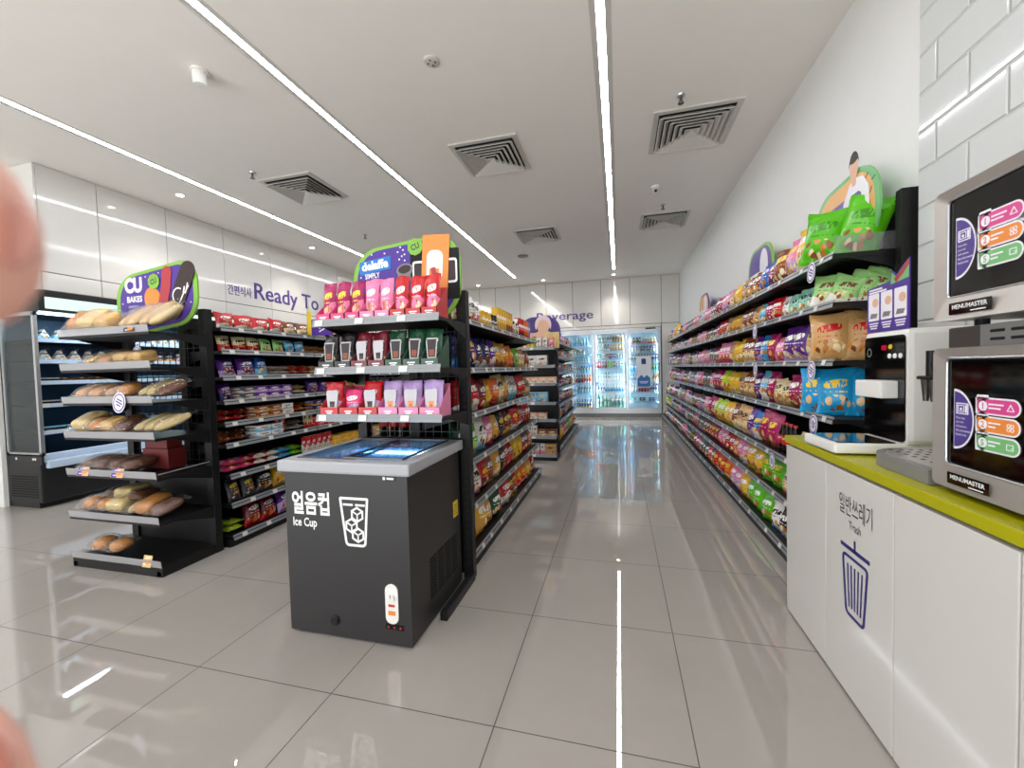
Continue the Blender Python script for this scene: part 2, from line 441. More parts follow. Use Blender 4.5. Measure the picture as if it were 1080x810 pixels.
# ------------------------------------------------------------------ room shell
CZ = 3.86          # ceiling
XW = 1.60          # painted right wall
XL = -6.30         # left panelled bulkhead
YB = 11.88         # back wall
YF = -2.60         # shop front
XN = -9.0
struct('floor', MB().box((XN - .1, YF - .1, -.1), (XW + .2, 13.0, 0)), 'floor_tile')
# ceiling with three recessed slots
LX = (-.085, -2.66, -5.15); HW = .068
c = MB(); xs = [XN - .1] + [q for x in sorted(LX) for q in (x - HW, x + HW)] + [XW + .2]
Y0L, Y1L = -1.6, 10.75
for i in range(0, len(xs), 2): c.box((xs[i], YF - .1, CZ), (xs[i + 1], 13.0, CZ + .12))
for x in LX:
    c.box((x - HW, YF - .1, CZ), (x + HW, Y0L, CZ + .12)); c.box((x - HW, Y1L, CZ), (x + HW, 13.0, CZ + .12))
    c.box((x - HW, Y0L, CZ + .07), (x + HW, Y1L, CZ + .12))
struct('ceiling', c, 'ceiling_white')
struct('wall_right', MB().box((XW, 2.72, 0), (XW + .2, 13.0, CZ)), 'paint_white')
struct('wall_right_tiled', MB().box((XW - .03, YF, 0), (XW + .2, 2.72, CZ)), 'subway_tile')
# back wall: frame around the built-in drinks cabinet, glossy panels above
CX0, CX1, CZT = -1.62, 1.12, 2.47
w = MB()
w.box((XL - .7, YB + .02, 0), (CX0, YB + .2, CZ)); w.box((CX1, YB + .02, 0), (XW, YB + .2, CZ)); w.box((CX0, YB + .02, CZT), (CX1, YB + .2, CZ))
px = [-6.3, -5.55, -4.8, -4.05, -3.55, -2.8, -2.02, -1.25, -.46, .32, 1.14, 1.6]
for a, b_ in zip(px, px[1:]): w.box((a + .006, YB, CZT + .10), (b_ - .006, YB + .02, CZ - .006), 1)
for a, b_ in zip(px, px[1:]):
    if b_ <= CX0 or a >= CX1 - .01: w.box((a + .006, YB, .1), (b_ - .006, YB + .02, CZT + .085), 1)
w.box((CX0, YB, CZT + .012), (CX1, YB + .02, CZT + .085), 1)
struct('wall_back', w, ['seam_dark', 'panel_gloss'])
# left: panelled bulkhead above the open chiller, plain wall beside and behind it
w = MB()
w.box((XL - .72, 3.2, 2.45), (XL - .02, YB + .2, CZ)); w.box((XL - .9, 3.02, 0), (XL - .72, YB + .2, CZ))
py = [3.2, 3.76, 4.57, 5.46, 6.4, 7.35, 8.3, 9.25, 10.2, 11.1, YB]
for a, b_ in zip(py, py[1:]):
    w.box((XL - .02, a + .005, 2.66), (XL, b_ - .005, CZ - .006), 1); w.box((XL - .02, a + .005, 2.45), (XL, b_ - .005, 2.648), 1)
w.box((XL - .72, 3.18, 2.45), (XL - .005, 3.2, 2.645), 1); w.box((XL - .72, 3.18, 2.655), (XL - .005, 3.2, CZ - .006), 1)
struct('wall_left', w, ['seam_dark', 'panel_gloss'])
struct('wall_left_return', MB().box((XN, 2.98, 0), (XL - .42, 3.02, 2.45)).box((XN, 3.02, 0), (XL - .9, 3.2, CZ)), 'paint_white')
struct('wall_left_near', MB().box((XN - .1, YF, 0), (XN, 3.2, CZ)), 'paint_white')
# shop front behind the viewer: wide glazing lets the daylight in
w = MB().box((XN, YF - .1, 3.0), (XW, YF, CZ)).box((XN, YF - .1, 0), (XN + .4, YF, 3.0)).box((XW - .4, YF - .1, 0), (XW, YF, 3.0))
struct('wall_front', w, 'paint_white')
w = MB()
for i in range(6): x = XN + .4 + i * (XW - XN - .8) / 5; w.box((x - .03, YF - .08, .0), (x + .03, YF - .02, 3.0))
w.box((XN + .4, YF - .08, 0), (XW - .4, YF - .02, .08)).box((XN + .4, YF - .08, 2.92), (XW - .4, YF - .02, 3.0))
struct('window_1', w, 'alu')
# skirting on the wall beyond the counter
struct('baseboard_back', MB().box((CX0, YB - .01, 0), (CX1, YB + .02, .10)), 'steel_dark')

# ------------------------------------------------------------------ ceiling fittings
for i, (x, nm) in enumerate(zip(LX, ('above the right aisle', 'between the two gondolas', 'beside the panelled left wall'))):
    t_ = thing('linear_ceiling_light', f'long white linear light recessed in the ceiling {nm}', 'ceiling light', (x, Y0L, CZ), 'linear ceiling lights')
    MB().box((x - .028, Y0L, CZ + .003), (x + .028, Y1L, CZ + .05)).build('diffuser', 'strip_light', t_)
    m = MB()
    for s_ in (-1, 1): m.box((x + s_ * .0295, Y0L, CZ + .0015), (x + s_ * HW, Y1L, CZ + .055)); m.box((x + s_ * (HW - .003), Y0L, CZ - .003), (x + s_ * (HW + .006), Y1L, CZ + .012))
    m.build('housing', 'vent_white', t_)
def vent(x, y, s_, label):
    t_ = thing('air_diffuser', label, 'air vent', (x, y, CZ), 'square ceiling air diffusers')
    h = s_ / 2
    m = MB()
    for a, b_ in (((x - h, y - h), (x + h, y - h + .05)), ((x - h, y + h - .05), (x + h, y + h)), ((x - h, y - h + .05), (x - h + .05, y + h - .05)), ((x + h - .05, y - h + .05), (x + h, y + h - .05))):
        m.box((*a, CZ - .016), (*b_, CZ))
    m.build('frame', 'vent_white', t_)
    MB().box((x - h + .04, y - h + .04, CZ - .002), (x + h - .04, y + h - .04, CZ - .0005)).build('plenum', 'vent_dark', t_)
    for k in range(6):
        o_ = h - .055 - k * .054; i_ = o_ - .042
        if k == 5: i_ = .0
        m = MB(); v = []
        for q, z in ((o_, CZ - .05), (i_, CZ - .012), (o_ - .004, CZ - .054), (max(0, i_ - .004), CZ - .016)):
            v += [(x - q, y - q, z), (x + q, y - q, z), (x + q, y + q, z), (x - q, y + q, z)]
        f = []
        for e in range(4):
            g = (e + 1) % 4; f += [(e, g, 4 + g, 4 + e), (8 + e, 12 + e, 12 + g, 8 + g), (e, 8 + e, 8 + g, g), (4 + e, 4 + g, 12 + g, 12 + e)]
        m.add(v, f); m.build('louver', 'vent_white', t_)
vent(.77, 4.70, .80, 'square white ceiling diffuser nearest the right wall, larger of the pair there')
vent(-1.38, 4.62, .76, 'square white ceiling diffuser above the mid gondola, between two light strips')
vent(-3.97, 4.66, .76, 'square white ceiling diffuser near the panelled left wall')
vent(.77, 7.45, .76, 'square white ceiling diffuser farther back beside the right wall')
vent(-1.40, 7.52, .76, 'square white ceiling diffuser farther back above the far gondola')
t_ = thing('smoke_detector', 'white cylindrical ceiling sensor left of the middle light strip', 'detector', (-3.21, 2.65, CZ))
MB().lathe([(.06, CZ - .02), (.06, CZ)], 20, Matrix.Translation((-3.21, 2.65, 0))).build('base', 'white_plastic', t_, 40)
MB().lathe([(.02, CZ - .12), (.045, CZ - .115), (.05, CZ - .09), (.05, CZ - .02)], 20, Matrix.Translation((-3.21, 2.65, 0))).build('sensor_head', 'white_plastic', t_, 40)
t_ = thing('ceiling_speaker', 'small round grey ceiling rose between the two right light strips', 'detector', (-1.394, 3.083, CZ))
MB().lathe([(.05, CZ - .018), (.06, CZ - .012), (.062, CZ)], 20, Matrix.Translation((-1.394, 3.083, 0))).build('cover', 'vent_white', t_, 40)
for a in range(4): MB().cyl((-1.394 + .03 * math.cos(a * PI / 2), 3.083 + .03 * math.sin(a * PI / 2), CZ - .022), (-1.394 + .03 * math.cos(a * PI / 2), 3.083 + .03 * math.sin(a * PI / 2), CZ - .01), .008).build('screw', 'steel_dark', t_)
def sprinkler(x, y, label):
    t_ = thing('sprinkler', label, 'sprinkler', (x, y, CZ), 'ceiling sprinklers')
    T = Matrix.Translation((x, y, 0))
    MB().lathe([(.035, CZ - .012), (.04, CZ)], 14, T).build('escutcheon', 'alu', t_, 40)
    MB().lathe([(.012, CZ - .055), (.012, CZ - .01)], 10, T).build('nozzle', 'steel_dark', t_)
    MB().lathe([(.026, CZ - .075), (.028, CZ - .07)], 12, T).tube([(x - .014, y, CZ - .05), (x - .016, y, CZ - .072)], .003).tube([(x + .014, y, CZ - .05), (x + .016, y, CZ - .072)], .003).build('deflector', 'steel_dark', t_)
sprinkler(.586, 4.113, 'small metal sprinkler in front of the large right diffuser')
sprinkler(-4.239, 4.104, 'small metal sprinkler in front of the left diffuser')
sprinkler(-4.306, 6.478, 'small metal sprinkler above the far end of the left gondola')
sprinkler(.69, 6.75, 'small metal sprinkler in front of the farther right diffuser')
t_ = thing('security_camera', 'small white security camera on the ceiling over the right aisle', 'camera', (.521, 6.047, CZ))
MB().lathe([(.05, CZ - .03), (.055, CZ)], 16, Matrix.Translation((.521, 6.047, 0))).build('mount', 'white_plastic', t_, 40)
MB().cyl((.521, 6.07, CZ - .055), (.521, 5.98, CZ - .085), .028).build('camera_body', 'white_plastic', t_, 40)
MB().cyl((.521, 5.98, CZ - .085), (.521, 5.972, CZ - .088), .022).build('lens', 'gloss_black', t_, 40)
single(MB().lathe([(.10, CZ - .02), (.11, CZ - .01), (.115, CZ)], 24, Matrix.Translation((-1.98, 8.78, 0))), 'ceiling_speaker', 'grey_plastic', 'round flat grey speaker in the ceiling near the back', 'speaker', smooth=40)
DL = [(-5.66, 4.31, 'nearest the viewer by the panelled left wall'), (-5.70, 6.81, 'second along the panelled left wall'), (-5.70, 9.2, 'third along the panelled left wall'),
      (-.1, 11.35, 'just above the drinks cabinet at the back'), (-2.0, 11.35, 'above the wall lettering at the back'), (-3.9, 11.35, 'in the far back corner on the left')]
for x, y, nm in DL:
    t_ = thing('downlight', f'small round warm downlight {nm}', 'downlight', (x, y, CZ), 'small ceiling downlights')
    T = Matrix.Translation((x, y, 0))
    MB().lathe([(.055, CZ - .006), (.06, CZ)], 20, T).build('rim', 'white_plastic', t_, 40)
    MB().lathe([(.04, CZ - .009), (.04, CZ - .006)], 20, T).build('lamp', 'downlight_glow', t_)
    sl = bpy.data.lights.new('downlight_beam', 'SPOT'); sl.energy = 55; sl.color = (1, .93, .84); sl.spot_size = R(110); sl.spot_blend = .8; sl.shadow_soft_size = .04
    so = bpy.data.objects.new('downlight_beam', sl); COL.objects.link(so); so.parent = t_; so.location = (0, 0, -.02)

# ------------------------------------------------------------------ wall lettering
def letters(name, body, M, w, h, matn, label, bold=.02, align='LEFT', grp=None):
    m = text_mb(body, M, w, h, bold, .006, align)
    n = len(m.v); m2 = MB(); m2.v = m.v + [tuple(Vector(p) - Vector(M.col[2][:3]) * .006) for p in m.v]
    m2.f = m.f[:]; m2.mi = m.mi[:]
    cnt = {}
    for f in m.f:
        for a, b_ in zip(f, f[1:] + f[:1]): cnt[(a, b_)] = 1
    for a, b_ in cnt:
        if (b_, a) not in cnt: m2.f.append((b_, a, a + n, b_ + n)); m2.mi.append(0)
    return single(m2, name, matn, label, 'sign lettering', grp)
FX = frame((XL + .001, 5.50, 2.79), (0, 1, 0), (1, 0, 0))
letters('wall_lettering', '간편식사', FX, .46, .17, 'ink_purple', 'small dark Korean letters on the left wall panels', .0)
letters('wall_lettering', 'Ready To', frame((XL + .001, 6.02, 2.70), (0, 1, 0), (1, 0, 0)), 1.62, .38, 'ink_purple', 'large purple words reading Ready To on the left wall', .009)
letters('wall_lettering', 'Beverage', frame((-2.30, YB - .001, 2.72), (1, 0, 0), (0, -1, 0)), 1.62, .31, 'ink_purple', 'large purple word Beverage above the drinks cabinet', .007)
# ------------------------------------------------------------------ shelving
def lip_prism(m, p0, p1, out, h=.045, t=.006, lean=.012, mi=0):
    """price rail: thin strip from p0 to p1 (lower edge), leaning outwards along out"""
    p0, p1, o = Vector(p0), Vector(p1), Vector(out); up = Vector((0, 0, h)) - o * lean
    vs = [p0, p1, p1 + up, p0 + up]; vs = vs + [q + o * t for q in vs]
    return m.add(vs, [(0,3,2,1),(4,5,6,7),(0,1,5,4),(1,2,6,5),(2,3,7,6),(3,0,4,7)], mi)
def bay_run(t, xb, xf_of, out, y0, y1, bays, levels, posts_z, tags=3, tag_from=0, base=True, xpost=.0, budget=100):
    """shelves of a run along Y. xb: spine x; xf_of(level) front x; out=+1/-1 the way the shelves face"""
    n = bays; L = (y1 - y0) / n; o = Vector((out, 0, 0)); used = 0; rest = MB()
    for i in range(n + 1):
        y = y0 + i * L; m = MB()
        m.box((xb - out * .045, y - .018, 0), (xb + out * .025, y + .018, posts_z), 0, .004)
        m.build('upright', 'black_metal', t)
        if base:
            MB().box((xb, y - .015, .0), (xf_of(len(levels) - 1) - out * .02, y + .015, .06)).build('base_foot', 'black_metal', t)
    MB().box((xb - out * .012, y0, .04), (xb - out * .002, y1, posts_z - .02)).build('back_panel', 'black_matte', t)
    MB().box((xf_of(len(levels) - 1) - out * .03, y0, .0), (xf_of(len(levels) - 1) - out * .015, y1, levels[-1] - .03)).build('kick_plate', 'black_metal', t)
    for k, z in enumerate(levels):
        xf = xf_of(k)
        for i in range(n):
            a, b_ = y0 + i * L + .006, y0 + (i + 1) * L - .006
            m = MB().box((xb, a, z - .030), (xf, b_, z - .004))
            for yy in (a + .004, b_ - .010):   # side brackets
                m.add([(xb, yy, z - .03), (xf - out * .08, yy, z - .03), (xb, yy, z - .11), (xb, yy + .006, z - .03), (xf - out * .08, yy + .006, z - .03), (xb, yy + .006, z - .11)], [(0,1,2),(3,5,4),(0,2,5,3),(1,4,5,2),(0,3,4,1)])
            sh = m.build('shelf', 'black_metal', t)
            lip_prism(MB(), (xf, a, z - .032), (xf, b_, z - .032), o, .042).build('price_rail', 'rail_grey', sh)
            for q in range(tags):
                yy = a + (q + .5 + random.uniform(-.25, .25)) * (b_ - a) / tags
                p0 = Vector((xf + out * .0075, yy - .024, z - .027))
                if used < budget: lip_prism(MB(), p0, p0 + Vector((0, .048, 0)), o, .031, .0015, .009).build('price_tag', 'tag_white', sh); used += 1
                else: lip_prism(rest, p0, p0 + Vector((0, .048, 0)), o, .031, .0015, .009)
    if rest.v: r_ = rest.build('price_tag', 'tag_white', t); r_['kind'] = 'stuff'

# long wall shelving on the right
RL = [2.035, 1.752, 1.405, 1.058, .705, .395, .10]
def RX(k): return 1.225 if k < 4 else (1.15 if k < 6 else 1.10)
RY0, RY1 = 2.83, 11.56
ws = thing('snack_shelving', 'long black wall shelving full of snacks along the white right wall', 'shelving', (1.56, RY0, 0))
bay_run(ws, 1.56, RX, -1, RY0, RY1, 9, RL, 2.34)
MB().box((1.515, RY0 - .075, 0), (1.595, RY0 - .022, 2.34), 0, .003).build('end_cover', 'black_metal', ws)
lip_prism(MB(), (1.232, RY0 + .01, 2.035), (1.55, RY0 + .01, 2.035), (0, -1, 0), .10, .003, 0).build('side_guard', 'guard_clear', ws)

# mid gondola: aisle side run
ML = [1.765, 1.415, 1.085, .75, .42, .11]
MX0 = -1.40
mg = thing('aisle_gondola', 'black gondola of snack bags on the left of the right-hand aisle', 'shelving', (MX0, 2.66, 0))
bay_run(mg, MX0, lambda k: -1.03 if k < 5 else -1.0, 1, 2.66, 5.28, 3, ML, 1.93, budget=54)
MB().box((-1.78, 2.67, .90), (-1.41, 3.6, .93)).build('rear_shelf', 'black_metal', mg)
# left gondola: confectionery side
LL = [1.81, 1.622, 1.405, 1.205, 1.022, .845, .592, .352, .085]
lg = thing('confectionery_gondola', 'black gondola with nine white-edged shelves of sweets behind the bread stand', 'shelving', (-3.50, 2.64, 0))
bay_run(lg, -3.50, lambda k: -3.12 if k < 6 else -3.09, 1, 2.64, 5.80, 3, LL, 1.93, tags=4, budget=100)
# far gondola
GL = [1.86, 1.60, 1.33, 1.06, .78, .50, .10]
fg = thing('far_gondola', 'black gondola standing farthest down the aisle before the drinks cabinet', 'shelving', (-1.34, 6.55, 0))
bay_run(fg, -1.34, lambda k: -.98 if k < 6 else -.95, 1, 6.55, 9.75, 3, GL, 2.02, tags=2, budget=40)
MB().box((-1.0, 6.50, 0), (-.95, 6.53, 2.02), 0, .003).build('front_post', 'black_metal', fg)

def endcap(t, x0, x1, yb, posts_z, levels, yfront, mesh_z, panel_z, lipm, guard=False, tags=3, shelf_m='black_metal', base=True, ybase=None):
    for x in (x0, x1):
        m = MB().box((x - .035 if x == x1 else x - .035, yb - .03, 0), (x + .035, yb + .03, posts_z), 0, .004)
        s_ = m
        for q in range(int((posts_z - .15) / .05)): s_.box((x - .012, yb - .0306, .1 + q * .05), (x + .012, yb - .0302, .12 + q * .05), 1)
        m.build('upright', ['black_metal', 'rubber'], t)
        if base: MB().box((x - .025, ybase or yfront, 0), (x + .025, yb, .045), 0, .004).build('base_foot', 'black_metal', t)
    if panel_z: MB().box((x0, yb - .012, .03), (x1, yb, panel_z)).build('back_panel', 'black_metal', t)
    if mesh_z:
        m = MB(); nx = 13
        for i in range(nx + 1): x = x0 + (x1 - x0) * i / nx; m.box((x - .002, yb - .004, panel_z), (x + .002, yb, mesh_z))
        z = panel_z + .04
        while z < mesh_z: m.box((x0, yb - .004, z - .002), (x1, yb, z + .002)); z += .075
        m.build('wire_back', 'wire_black', t)
    for k, z in enumerate(levels):
        a, b_ = x0 - .03, x1 + .03
        if k < len(levels) - 1 or not base:
            m = MB().box((a, yfront, z - .022), (b_, yb - .03, z - .003))
            for xx in (a, b_ - .004): m.add([(xx, yb - .03, z - .02), (xx, yfront + .1, z - .02), (xx, yb - .03, z - .1), (xx + .004, yb - .03, z - .02), (xx + .004, yfront + .1, z - .02), (xx + .004, yb - .03, z - .1)], [(0,1,2),(3,5,4),(0,2,5,3),(1,4,5,2),(0,3,4,1)])
        else: m = MB().box((a, yfront, .0), (b_, yb, z - .003), 0, .006)
        sh = m.build('shelf', shelf_m, t)
        if lipm == 'rail':
            lip_prism(MB(), (a, yfront, z - .026), (b_, yfront, z - .026), (0, -1, 0), .045).build('price_rail', 'rail_grey', sh)
            for q in range(tags):
                xx = a + .02 + q * (b_ - a) / tags
                lip_prism(MB(), (xx, yfront - .0075, z - .021), (xx + .055, yfront - .0075, z - .021), (0, -1, 0), .034, .0015, .009).build('price_tag', 'tag_white', sh)
        else:
            g = MB(); lip_prism(g, (a, yfront, z - .005), (b_, yfront, z - .005), (0, -1, 0), .05, .003, -.006); g.build('front_guard', 'shelf_clear', sh)
# bread end cap
BL = [1.735, 1.485, 1.24, .985, .705, .385, .075]
bs = thing('bread_stand', 'black end-of-aisle stand with seven shelves of wrapped bread', 'shelving', (-3.55, 2.55, 0))
endcap(bs, -4.0, -3.16, 2.55, 1.94, BL, 2.12, 1.78, .70, 'guard', base=True)
for s_, x in ((-1, -4.03), (1, -3.13)):
    MB().tube([(x, 2.13, .73), (x, 2.5, .74)], .004).build('side_rail', 'alu', bs)
# drinks-pouch end cap above the freezer
DLV = [1.715, 1.425, 1.14]
ds = thing('pouch_stand', 'black end-of-aisle stand with three shelves of drink pouches above the chest freezer', 'shelving', (-1.39, 2.58, 0))
endcap(ds, -1.775, -1.0, 2.58, 1.93, DLV, 2.13, 1.7, .95, 'rail', base=False)
for x in (-1.80, -.975): MB().box((x - .022, 2.08, 0), (x + .022, 2.55, .05), 0, .005).build('base_foot', 'black_metal', ds)
# far end cap
FLV = [1.715, 1.44, 1.17, .88, .62, .36, .08]
fs = thing('household_stand', 'black end-of-aisle stand of tissue and skincare boxes before the far gondola', 'shelving', (-1.33, 6.42, 0))
endcap(fs, -1.70, -.96, 6.46, 1.75, FLV, 6.14, 0, 1.7, 'rail', base=True, tags=2)

# ------------------------------------------------------------------ counter with cabinets
YC = [2.60, 2.143, 1.667, 1.21, .74, .27]
cl = ['white gloss cabinet at the far end of the counter', 'white gloss cabinet with a purple bin symbol and the word Trash', 'plain white gloss cabinet right of the bin cabinet', 'plain white gloss cabinet nearest the viewer, mostly out of frame', 'plain white gloss cabinet beyond the frame at the counter end']
cabs = []
for i, (a, b_) in enumerate(zip(YC[:-1], YC[1:])):
    t_ = thing('counter_cabinet', cl[i], 'cabinet', (1.2, (a + b_) / 2, 0), 'white counter cabinets')
    MB().box((.93, b_ + .001, .06), (1.56, a - .001, .954)).build('body', 'grey_plastic', t_)
    MB().box((.945, b_ + .001, 0), (1.5, a - .001, .06)).build('plinth', 'steel_dark', t_)
    MB().box((.90, b_ + .003, .012), (.928, a - .003, .942), 0, .003).build('door', 'cabinet_white', t_)
    cabs.append(t_)
single(MB().box((.897, .2, .955), (1.57, 2.615, .993), 0, .003), 'worktop', 'lime_top', 'lime green worktop along the white counter cabinets', 'worktop')
t_ = cabs[1]
FD = frame((.8995, 1.905, 0), (0, -1, 0), (-1, 0, 0))
def off(M, x, y, z=0): return M @ Matrix.Translation((x, y, z))
text_mb('일반쓰레기', off(FD, 0, .765), .235, .085, .0, .0008, 'CENTER').build('lettering', 'ink_dark', t_)
text_mb('Trash', off(FD, 0, .715), .085, .034, .0, .0008, 'CENTER').build('lettering', 'ink_dark', t_)
m = MB()
stroke(m, [(-.10, .635), (.095, .635)], .016, FD); stroke(m, [(0, .635), (0, .675)], .012, FD)
body = [(-.088, .60), (.088, .60), (.062, .36), (-.062, .36)]
o_ = []
for i in range(4):
    p = Vector(body[i]); a = Vector(body[i - 1]); c_ = Vector(body[(i + 1) % 4])
    d1 = (a - p).normalized() * .022; d2 = (c_ - p).normalized() * .022
    for k in range(5):
        u = k / 4; q = p + d1 * (1 - u) ** 2 + d2 * u ** 2; o_.append((q.x, q.y))
stroke(m, o_, .012, FD, closed=True)
for k in range(5): x = -.052 + k * .026; stroke(m, [(x, .565), (x * .78, .395)], .0085, FD)
m.build('bin_symbol', 'ink_navy', t_)

# ------------------------------------------------------------------ chest freezer
FX0, FX1, FY0, FY1 = -1.765, -1.03, 1.825, 2.50
cf = thing('chest_freezer', 'dark grey chest freezer with white ice cup symbol and glass sliding lids', 'freezer', ((FX0 + FX1) / 2, (FY0 + FY1) / 2, 0))
m = MB(); w_ = .05
for a, b_ in (((FX0, FY0), (FX1, FY0 + w_)), ((FX0, FY1 - w_), (FX1, FY1)), ((FX0, FY0 + w_), (FX0 + w_, FY1 - w_)), ((FX1 - w_, FY0 + w_), (FX1, FY1 - w_))): m.box((*a, .012), (*b_, .89))
m.box((FX0 + w_, FY0 + w_, .012), (FX1 - w_, FY1 - w_, .1))
body = m.build('cabinet', 'freezer_body', cf)
m = MB(); q = .052
for a, b_ in (((FX0 + q, FY0 + q), (FX1 - q, FY0 + q + .006)), ((FX0 + q, FY1 - q - .006), (FX1 - q, FY1 - q)), ((FX0 + q, FY0 + q), (FX0 + q + .006, FY1 - q)), ((FX1 - q - .006, FY0 + q), (FX1 - q, FY1 - q))): m.box((*a, .42), (*b_, .9))
m.box((FX0 + q, FY0 + q, .41), (FX1 - q, FY1 - q, .42)); m.build('liner', 'freezer_liner', cf)
MB().box((FX0 + .07, FY0 + .062, .862), (FX1 - .07, FY0 + .072, .876)).box((FX0 + .07, FY1 - .072, .862), (FX1 - .07, FY1 - .062, .876)).build('light_strip', 'freezer_led', cf)
m = MB(); e = .026
for a, b_ in (((FX0 - e, FY0 - e), (FX1 + e, FY0 + .055)), ((FX0 - e, FY1 - .055), (FX1 + e, FY1 + e)), ((FX0 - e, FY0 + .055), (FX0 + .055, FY1 - .055)), ((FX1 - .055, FY0 + .055), (FX1 + e, FY1 - .055))): m.box((*a, .885), (*b_, .948), 0, .012)
m.build('rim', 'freezer_rim', cf)
xm = (FX0 + FX1) / 2
for k, (a, b_, z) in enumerate(((FX0 + .045, xm + .03, .944), (xm - .03, FX1 - .045, .952))):
    g = MB().box((a, FY0 + .05, z), (b_, FY1 - .05, z + .004)); g = g.build('glass_lid', 'freezer_glass', cf)
    m = MB(); f_ = .012
    m.box((a, FY0 + .045, z - .002), (b_, FY0 + .06, z + .008)).box((a, FY1 - .06, z - .002), (b_, FY1 - .045, z + .008)).box((a, FY0 + .06, z - .002), (a + f_, FY1 - .06, z + .008)).box((b_ - f_, FY0 + .06, z - .002), (b_, FY1 - .06, z + .008))
    m.build('lid_frame', 'steel_dark', g)
FF = frame((FX0, FY0 - .0004, 0), (1, 0, 0), (0, -1, 0))
text_mb('얼음컵', off(FF, .042, .655), .235, .125, .028, .0008).build('lettering', 'ink_white', cf)
text_mb('Ice Cup', off(FF, .045, .575), .15, .062, .02, .0008).build('lettering', 'ink_white', cf)
m = MB(); cup = [(.345, .755), (.505, .755), (.485, .51), (.375, .51)]
o_ = []
for i in range(4):
    p = Vector(cup[i]); a = Vector(cup[i - 1]); c_ = Vector(cup[(i + 1) % 4]); rr = .02 if i > 1 else .006
    for k in range(5):
        u = k / 4; q_ = p + (a - p).normalized() * rr * (1 - u) ** 2 + (c_ - p).normalized() * rr * u ** 2; o_.append((q_.x, q_.y))
stroke(m, o_, .013, FF, closed=True)
stroke(m, [(.365, .722), (.415, .722)], .011, FF); stroke(m, [(.437, .722), (.487, .722)], .011, FF)
def hexg(cx, cy, r): return [(cx + r * math.cos(R(90 + 60 * k)), cy + r * math.sin(R(90 + 60 * k))) for k in range(6)]
for cx, cy in ((.443, .672), (.408, .612), (.444, .565)):
    h_ = hexg(cx, cy, .036); stroke(m, h_, .010, FF, closed=True)
    for k in (1, 3, 5): stroke(m, [(cx, cy), h_[k]], .008, FF)
m.build('cup_symbol', 'ink_white', cf)
m = MB().prism(rrect(.075, .022, .002), off(FF, .635, .868), .001); lb = m.build('maker_plate', 'gloss_black', cf)
m = MB().prism(rrect(.014, .016, .002), off(FF, .607, .868, .001), .0004); m.box((FX0 + .622, FY0 - .0022, .8625), (FX0 + .662, FY0 - .0016, .8735)); m.build('maker_mark', 'ink_white', lb)
# control panel
m = MB().prism(rrect(.072, .205, .034, 8), off(FF, .628, .225), .006); pn = m.build('control_panel', 'white_plastic', cf)
MB().lathe([(.021, 0), (.019, .012)], 20, off(FF, .628, .262, .006)).build('dial', 'white_plastic', pn, 40)
stroke(MB(), [(.628, .262), (.628, .279)], .003, off(FF, 0, 0, .0185), .0006).build('dial_mark', 'ink_dark', pn)
for k, z in enumerate((.212,)): MB().box((FX0 + .610, FY0 - .008, z), (FX0 + .645, FY0 - .006, z + .012)).build('indicator', 'red_light', pn)
MB().box((FX0 + .608, FY0 - .0075, .168), (FX0 + .648, FY0 - .006, .19)).build('sticker', 'sign_orange', pn)
m = MB().box((FX0 + .588, FY0 - .004, .092), (FX0 + .69, FY0, .118)); m = m.build('display', 'gloss_black', cf)
for k in range(3): MB().lathe([(.005, 0), (.005, .003)], 10, off(FF, .605 + k * .034, .105, .004)).build('lamp', 'red_light', m)
MB().lathe([(.026, 0), (.026, .006), (.02, .012), (.02, .014)], 20, off(FF, .285, .095)).build('drain_plug', 'black_metal', cf, 40)
FS = frame((FX1 + .0004, FY0, 0), (0, 1, 0), (1, 0, 0))
m = MB()
for c_ in range(4):
    for k in range(13):
        m.box((FX1 - .0005, FY0 + .22 + c_ * .10, .14 + k * .018), (FX1 + .003, FY0 + .30 + c_ * .10, .148 + k * .018))
m.build('vent_grille', 'black_matte', cf)
MB().prism(rrect(.075, .10, .004), off(FS, .60, .52), .0008).build('warning_sticker', 'yellow_label', cf)
m = MB()
for k in range(4): m.prism(rrect(.05, .006, .001), off(FS, .60, .49 + k * .018, .0008), .0004)
m.build('warning_lettering', 'ink_dark', cf)
for x in (FX0 + .07, FX1 - .07):
    for y in (FY0 + .07, FY1 - .07): MB().cyl((x, y, 0), (x, y, .014), .022).build('foot', 'rubber', cf)

